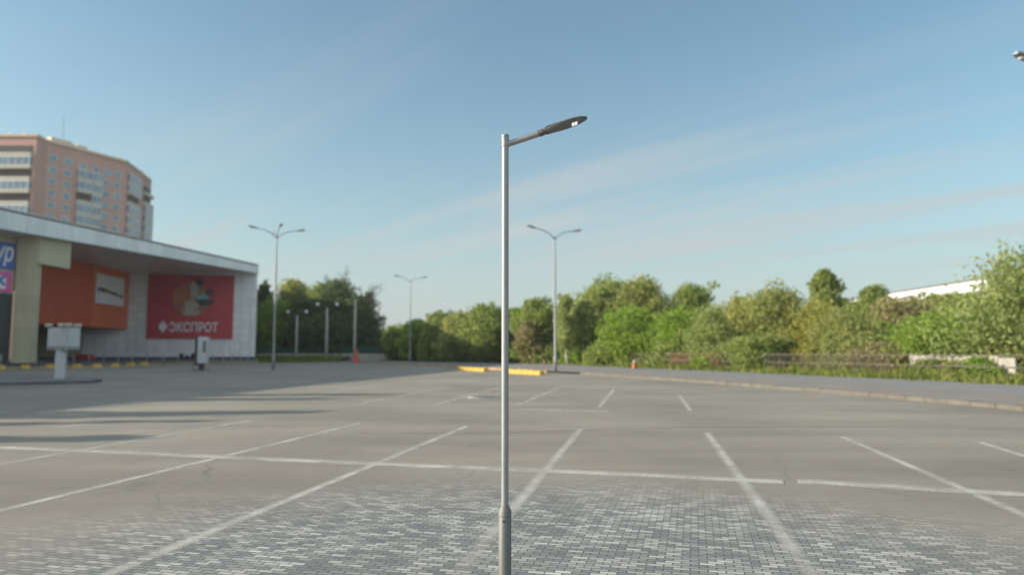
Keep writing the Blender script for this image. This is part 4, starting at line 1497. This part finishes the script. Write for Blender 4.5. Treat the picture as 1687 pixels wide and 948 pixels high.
T = [
    # right-hand line, from the near right to the far middle
    (1668, 418, 180, 46, 'willow', 'leaf_pale', 'tallest pale willow at the right edge of the tree line', {'leafsize': .18, 'dens': 1.3}),
    (1605, 497, 100, 56, 'round', 'leaf_mid', 'mid green tree just left of the tallest willow', {}),
    (1545, 527, 135, 49, 'round', 'leaf_bright', 'vivid green round tree above the pale concrete wall', {'bottom': .22}),
    (1500, 503, 110, 62, 'oval', 'leaf_brown', 'brownish half-bare tree below the long white roof edge', {'dens': .55, 'bare': False, 'bark': 'twig'}),
    (1563, 494, 90, 72, 'oval', 'leaf_olive', 'olive tree directly under the right end of the white roof edge', {}),
    (1440, 482, 62, 68, 'oval', 'leaf_mid', 'slim mid green tree at the left end of the white roof edge', {}),
    (1362, 454, 84, 76, 'cone', 'leaf_mid', 'pointed green tree standing above the yellow willows', {'bottom': .3}),
    (1403, 515, 100, 56, 'willow', 'leaf_olive', 'olive willow right of and below the pointed tree', {}),
    (1340, 500, 95, 60, 'willow', 'leaf_yellow', 'yellowest willow just left of the pointed tree', {}),
    (1272, 487, 105, 64, 'round', 'leaf_olive', 'broad olive tree left of the yellowest willow', {}),
    (1228, 500, 80, 70, 'oval', 'leaf_yellow', 'yellow green tree between the broad olive tree and the light gap', {}),
    (1180, 512, 80, 66, 'willow', 'leaf_pale', 'low pale willow at the right side of the dip in the tree line', {}),
    (1128, 482, 80, 86, 'oval', 'leaf_mid', 'mid green tree at the left side of the dip in the tree line', {}),
    (1112, 520, 100, 74, 'round', 'leaf_bright', 'bright green round tree behind the rusty railing panel', {'bottom': .08}),
    (1151, 492, 38, 92, 'oval', 'leaf_dark', 'slim dark tree in the dip of the tree line', {}),
    (1062, 470, 85, 88, 'round', 'leaf_olive', 'tall olive tree behind the small orange bin', {}),
    (1012, 470, 95, 92, 'round', 'leaf_mid', 'tall broad tree at the crest of the middle tree line', {}),
    (975, 484, 70, 90, 'oval', 'leaf_pale', 'pale green tree at the left shoulder of the crest', {}),
    (1035, 515, 90, 80, 'round', 'leaf_bright', 'lower bright tree in front of the crest trees', {'bottom': .06}),
    (936, 491, 36, 88, 'willow', 'leaf_pale', 'narrow pale birch with a white trunk by the two-headed lamp post', {'bark': 'pale_bark', 'bottom': .3}),
    (888, 501, 62, 98, 'oval', 'leaf_mid', 'upright green tree left of the pale birch', {}),
    (850, 514, 46, 104, 'round', 'leaf_bright', 'bright tree just right of the lamp pole', {}),
    (872, 535, 40, 96, 'oval', 'leaf_brown', 'small brown budding tree between the lamp pole and the upright tree', {'dens': .6}),
    (805, 512, 74, 106, 'round', 'leaf_mid', 'broad green tree just left of the lamp pole', {}),
    (760, 522, 66, 112, 'round', 'leaf_olive', 'olive tree second left from the lamp pole', {}),
    (722, 522, 60, 118, 'round', 'leaf_mid', 'green tree right of the smallest two-headed lamp post', {}),
    (688, 536, 52, 122, 'round', 'leaf_bright', 'bright low tree directly behind the smallest two-headed lamp post', {}),
    (655, 548, 44, 128, 'round', 'leaf_mid', 'lowest tree at the left end of the right tree line', {}),
    # left group behind the green fence
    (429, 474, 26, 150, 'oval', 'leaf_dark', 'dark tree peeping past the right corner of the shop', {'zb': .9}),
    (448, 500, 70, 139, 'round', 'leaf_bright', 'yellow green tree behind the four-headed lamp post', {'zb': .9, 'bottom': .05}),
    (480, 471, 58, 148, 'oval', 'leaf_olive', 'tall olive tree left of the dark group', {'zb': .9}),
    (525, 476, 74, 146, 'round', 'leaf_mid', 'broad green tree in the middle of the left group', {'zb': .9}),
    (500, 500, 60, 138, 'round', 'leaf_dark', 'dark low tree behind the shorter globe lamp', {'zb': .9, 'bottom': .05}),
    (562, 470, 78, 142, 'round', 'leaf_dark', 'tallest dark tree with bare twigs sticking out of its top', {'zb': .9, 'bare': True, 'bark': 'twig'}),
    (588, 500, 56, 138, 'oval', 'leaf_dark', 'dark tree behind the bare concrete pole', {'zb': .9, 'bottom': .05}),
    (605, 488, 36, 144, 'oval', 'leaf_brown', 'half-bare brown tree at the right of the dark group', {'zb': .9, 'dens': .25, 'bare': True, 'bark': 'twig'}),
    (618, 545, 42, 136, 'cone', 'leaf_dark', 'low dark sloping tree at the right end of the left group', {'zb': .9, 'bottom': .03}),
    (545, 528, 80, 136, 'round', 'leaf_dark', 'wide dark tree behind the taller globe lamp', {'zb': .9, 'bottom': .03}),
]
for px, ty, w, Y, sh, lf, lb, kw in T:
    nm = 'willow_tree' if sh == 'willow' and 'birch' not in lb else ('birch_tree' if 'birch' in lb else 'broadleaf_tree')
    kw.setdefault('group', 'trees beyond the railing' if px > 640 else 'trees behind the green fence')
    tree(px, ty, w, Y, sh, lf, lb, nm, **kw)
# shrubs on the verge
SH = [(1655, 560, 90, 40, 'leaf_olive', 'olive shrub nearest the right edge before the wall end'), (1612, 597, 64, 36, 'leaf_bright', 'low bright shrub before the pale concrete wall'),
      (1535, 598, 60, 38.5, 'leaf_mid', 'low green shrub at the left end of the pale concrete wall'), (1470, 572, 90, 45, 'leaf_brown', 'brown dry shrub left of the pale concrete wall'),
      (1415, 558, 80, 48, 'leaf_olive', 'olive shrub below the olive willow'), (1350, 570, 90, 52, 'leaf_yellow', 'yellowish shrub below the yellowest willow'),
      (1285, 560, 80, 55, 'leaf_olive', 'olive shrub under the broad olive tree'), (1215, 565, 90, 58, 'leaf_pale', 'pale shrub right of the rusty railing panel'),
      (1165, 590, 50, 60, 'leaf_bright', 'small bright shrub at the right end of the rusty railing panel'), (1020, 568, 80, 76, 'leaf_mid', 'green shrub left of the small orange bin'),
      (965, 566, 70, 84, 'leaf_bright', 'bright shrub right of the two-headed lamp post'), (905, 572, 60, 90, 'leaf_mid', 'green shrub left of the two-headed lamp post'),
      (860, 572, 50, 98, 'leaf_bright', 'bright shrub between lamp pole and green shrub'), (790, 570, 70, 104, 'leaf_mid', 'green shrub left of the lamp pole behind the railing'),
      (735, 574, 60, 112, 'leaf_olive', 'olive shrub behind the railing above the shorter yellow block'), (690, 576, 50, 120, 'leaf_brown', 'brown shrub behind the railing by the smallest lamp post'),
      (1080, 572, 70, 72, 'leaf_mid', 'green shrub right of the small orange bin'),
      (1250, 560, 80, 54, 'leaf_mid', 'mid green shrub between the pale shrub and the olive shrub'), (1385, 556, 70, 50, 'leaf_pale', 'pale shrub between the yellowish and the olive shrub'),
      (1120, 566, 80, 66, 'leaf_pale', 'pale shrub behind the left end of the rusty railing panel'), (1640, 604, 60, 36, 'leaf_mid', 'low green shrub at the foot of the broken wall end'),
      (1572, 602, 56, 36.5, 'leaf_olive', 'low olive shrub before the middle of the pale concrete wall')]
for px, ty, w, Y, lf, lb in SH:
    Y += 4.0 + w * Y / F * .55
    tree(px, ty, w, Y, 'shrub', lf, lb, 'shrub', bottom=0.0, group='shrubs along the railing', cat='shrub')
# the tangle of undergrowth between and behind the trees
def thicket(name, pts, n, hlo, hhi, mat, depth, label, zb=0.0):
    rng = np.random.default_rng(n)
    cs, rs, ks = [], [], []
    for k in range(n):
        p = along(pts, (k + rng.uniform()) / n)
        q = p * (1 + rng.uniform(0, depth) / p.length)
        h = rng.uniform(hlo, hhi)
        for j in range(3):
            r = h * rng.uniform(.28, .42)
            cs.append(np.array((q.x + rng.normal() * h * .3, q.y + rng.normal() * h * .3, zb + max(r * .7, h * (j + .6) / 3 - r * .2))))
            rs.append(r)
            ks.append(int(26 * r * r / .04 * .35) + 20)
    o = np_mesh(name, leaf_cloud(rng, cs, rs, ks, .24), 4, mat)
    o['kind'] = 'stuff'
    return o
thicket('undergrowth', [XY(1900, 57), XY(1500, 64), XY(1200, 78), XY(900, 110), XY(640, 146)], 100, 3.0, 5.8, M['leaf_pale'], 14, '')
thicket('dark_undergrowth', [XY(1900, 62), XY(1500, 72), XY(1200, 86), XY(900, 118), XY(645, 160)], 100, 4.5, 7.5, M['leaf_mid'], 14, '')
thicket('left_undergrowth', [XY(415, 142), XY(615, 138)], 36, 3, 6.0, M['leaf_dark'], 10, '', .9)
# three slim trees beside the shop, left of the picture: their shadows cross the lot
for x, y, h, w, lb in ((-34.3, 16.6, 9.4, 2.6, 'slim tree beside the lot whose long shadow reaches farthest across the stripes'), (-36.9, 13.9, 9.6, 1.4, 'slim tree beside the lot casting the middle long shadow'),
                       (-34.7, 10.6, 8.9, 2.3, 'slim tree beside the lot casting the nearest long shadow'), (-42.0, 24.2, 12.2, 2.2, 'slim tree beside the lot whose shadow falls farthest toward the yellow blocks'), (-44.6, 21.2, 12.3, 2.6, 'slim tree beside the lot casting a long shadow near the shop shade')):
    tree(0, 0, 0, 30, 'column', 'leaf_mid', lb, 'poplar_tree', loc=Vector((x, y, 0)), hw=(h, w), bottom=.10, dens=1.0, leafsize=.15, group='slim trees beside the shop')

# verge grass and weeds
rng = np.random.default_rng(5)
qs = []
BV = BACK
for k in range(34000):
    t_ = rng.uniform() ** 1.6 * .95
    p = along(BV, t_) if k % 4 == 0 else p
    d = abs(rng.normal()) * 1.6 + .05
    c = np.array((p.x + .93 * d + rng.normal() * .9, p.y + .32 * d + rng.normal() * .9, 0.0))
    h = rng.uniform(.12, .5) * (1.5 if rng.uniform() < .2 else 1) * (.6 + .9 * (.5 + .5 * math.sin(c[1] * 1.7) * math.sin(c[1] * .61 + 1)))
    a = rng.uniform(0, 6.28); w = rng.uniform(.02, .05) * (1 + c[1] / 60)
    dx, dy = math.cos(a) * w, math.sin(a) * w
    lx_, ly_ = rng.normal(size=2) * h * .35
    qs.append(((c[0] - dx, c[1] - dy, 0), (c[0] + dx, c[1] + dy, 0), (c[0] + dx * .3 + lx_, c[1] + dy * .3 + ly_, h), (c[0] - dx * .3 + lx_, c[1] - dy * .3 + ly_, h * .96)))
o = np_mesh('grass', np.array(qs).reshape(-1, 3), 4, leaf_mat('verge_grass', (.12, .16, .035), (.27, .29, .09), .3))
o['kind'] = 'stuff'
qs = []
for k in range(9000):
    x_ = rng.uniform(-50, -30); y_ = rng.uniform(117, 131)
    z_ = .55 * (y_ - 116.5) / 9.5 if y_ < 126 else .55 + .35 * (y_ - 126) / 5
    a = rng.uniform(0, 6.28); w = .07; h = rng.uniform(.08, .26)
    dx, dy = math.cos(a) * w, math.sin(a) * w
    qs.append(((x_ - dx, y_ - dy, z_), (x_ + dx, y_ + dy, z_), (x_ + dx * .3, y_ + dy * .3, z_ + h), (x_ - dx * .3, y_ - dy * .3, z_ + h)))
o = np_mesh('lawn_grass', np.array(qs).reshape(-1, 3), 4, leaf_mat('lawn_grass', (.12, .16, .03), (.24, .27, .06), .35))
o['kind'] = 'stuff'
# dry weeds at the kerb
for px, py, lb in ((1613, 669.5, 'dry brown weed growing at the kerb near the right edge'), (1680, 674.5, 'dry brown weed at the kerb cut by the right edge')):
    c = G(px, py); rng = np.random.default_rng(px)
    t = thing('weed', lb, 'weed', tuple(c))
    m_ = MB()
    for k in range(14):
        d = Vector((rng.normal() * .5, rng.normal() * .5, .5 + rng.uniform())).normalized()
        m_.tube([Vector((0, 0, 0)), d * .1, d * .2 + Vector((0, 0, -.02)) + Vector(rng.normal(size=3)) * .03], [.006, .005, .003], 4)
    m_.build('stems', M['twig'], t, local=True)
    np_mesh('leaves', leaf_cloud(rng, [np.array((0, 0, .07))], [.2], [70], .035, 0, .45), 4, M['leaf_brown'], t)

HAZE = 0.00022
# ------------------------------------------------------------------ light, sky, camera
SUN_EL, SUN_AZ = R(18.0), R(-98)          # azimuth from +Y, towards -X
sun = bpy.data.lights.new('sun', 'SUN')
sun.energy = 4.2
sun.angle = R(0.5)
sun.color = (1.0, 0.90, 0.76)
so = bpy.data.objects.new('sun', sun)
COL.objects.link(so)
sd = Vector((math.sin(SUN_AZ) * math.cos(SUN_EL), math.cos(SUN_AZ) * math.cos(SUN_EL), math.sin(SUN_EL)))
so.rotation_euler = (-sd).to_track_quat('-Z', 'Y').to_euler()
so.location = sd * 200

w = bpy.data.worlds.new('World')
S.world = w
w.use_nodes = True
nt = w.node_tree
bg = nt.nodes['Background']
sky = N(nt, 'ShaderNodeTexSky', sky_type='NISHITA')
sky.sun_disc = False
sky.sun_elevation = SUN_EL
sky.sun_rotation = SUN_AZ % (2 * math.pi)
sky.air_density = 1.0
sky.dust_density = 1.6
sky.ozone_density = 1.2
tc = N(nt, 'ShaderNodeTexCoord')
sx = N(nt, 'ShaderNodeSeparateXYZ')
L(nt, tc.outputs['Generated'], sx.inputs[0])
# thin cirrus on a flat layer overhead
zc_ = N(nt, 'ShaderNodeMath', operation='MAXIMUM'); L(nt, sx.outputs['Z'], zc_.inputs[0]); zc_.inputs[1].default_value = 0.02
za_ = N(nt, 'ShaderNodeMath', operation='ADD'); L(nt, zc_.outputs[0], za_.inputs[0]); za_.inputs[1].default_value = 0.10
dv = N(nt, 'ShaderNodeVectorMath', operation='DIVIDE')
L(nt, tc.outputs['Generated'], dv.inputs[0])
cb_ = N(nt, 'ShaderNodeCombineXYZ')
for k in range(3): L(nt, za_.outputs[0], cb_.inputs[k])
L(nt, cb_.outputs[0], dv.inputs[1])
mp = mapping(nt, mapping(nt, dv.outputs[0], (1, 1, 1), (0, 0, R(42))), (.26, 2.3, 1), (0, 0, 0), (1.7, .4, 0))
c1 = noise(nt, mp, 1.25, 6, .52)
c2 = noise(nt, mapping(nt, dv.outputs[0], (.25, .5, 1), (0, 0, R(10))), .9, 3, .5)
cm = N(nt, 'ShaderNodeMath', operation='MULTIPLY')
L(nt, ramp(nt, c1, [(.47, 0.0), (.70, 1.0)]), cm.inputs[0])
L(nt, ramp(nt, c2, [(.38, .25), (.62, 1.0)]), cm.inputs[1])
c3 = N(nt, 'ShaderNodeMath', operation='MULTIPLY')
L(nt, cm.outputs[0], c3.inputs[0])
L(nt, ramp(nt, sx.outputs['Z'], [(.0, .5), (.12, .75), (.22, .48), (.32, .18), (.42, .10), (.6, .05)]), c3.inputs[1])
c4 = N(nt, 'ShaderNodeMath', operation='ADD', use_clamp=True)
L(nt, c3.outputs[0], c4.inputs[0])
L(nt, ramp(nt, sx.outputs['Z'], [(.0, .85), (.08, .60), (.2, .22), (.4, .06), (.6, .06)]), c4.inputs[1])
skyc = mixc(nt, c4.outputs[0], sky.outputs[0], (3.7, 3.2, 3.4))
# unseen bright veil added to the sky behind the photographer, to fill the shade
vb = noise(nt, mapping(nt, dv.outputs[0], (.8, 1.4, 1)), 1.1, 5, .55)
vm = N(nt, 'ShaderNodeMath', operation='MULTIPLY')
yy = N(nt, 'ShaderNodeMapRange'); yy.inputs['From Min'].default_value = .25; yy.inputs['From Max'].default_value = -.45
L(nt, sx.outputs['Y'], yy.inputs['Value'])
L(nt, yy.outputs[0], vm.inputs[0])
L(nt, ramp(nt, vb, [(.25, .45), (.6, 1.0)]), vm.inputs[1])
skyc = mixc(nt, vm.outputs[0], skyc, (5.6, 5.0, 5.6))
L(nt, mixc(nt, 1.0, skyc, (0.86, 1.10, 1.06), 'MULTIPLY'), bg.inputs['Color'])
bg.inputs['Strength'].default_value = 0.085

# faint evening haze over the whole place
hm, hnt, hbs, hout = new_mat('thin_haze')
hnt.nodes.remove(hbs)
pv_ = N(hnt, 'ShaderNodeVolumePrincipled')
pv_.inputs['Color'].default_value = (.93, .95, 1.0, 1)
pv_.inputs['Density'].default_value = HAZE
pv_.inputs['Anisotropy'].default_value = 0.2
L(hnt, pv_.outputs[0], hout.inputs['Volume'])
hz = MB().prism([(-720, -720), (720, -720), (720, 720), (-720, 720)], -1.0, 72).build('haze', hm)
hz['kind'] = 'stuff'

cam = bpy.data.cameras.new('camera')
co = bpy.data.objects.new('camera', cam)
COL.objects.link(co)
cam.sensor_width = 36
cam.lens = 36 * F / 1687
cam.clip_end = 6000
cam.clip_start = .05
co.location = (0, 0, H)
co.rotation_euler = (R(90) + PITCH, 0, 0)
cam.dof.use_dof = True
cam.dof.focus_distance = 5.1
cam.dof.aperture_fstop = 1.05
S.camera = co

S.view_settings.view_transform = 'Standard'
S.view_settings.look = 'None'
S.view_settings.exposure = 1.0
S.view_settings.gamma = 1.0
S.cycles.max_bounces = 6
S.cycles.transparent_max_bounces = 12
S.cycles.use_denoising = True
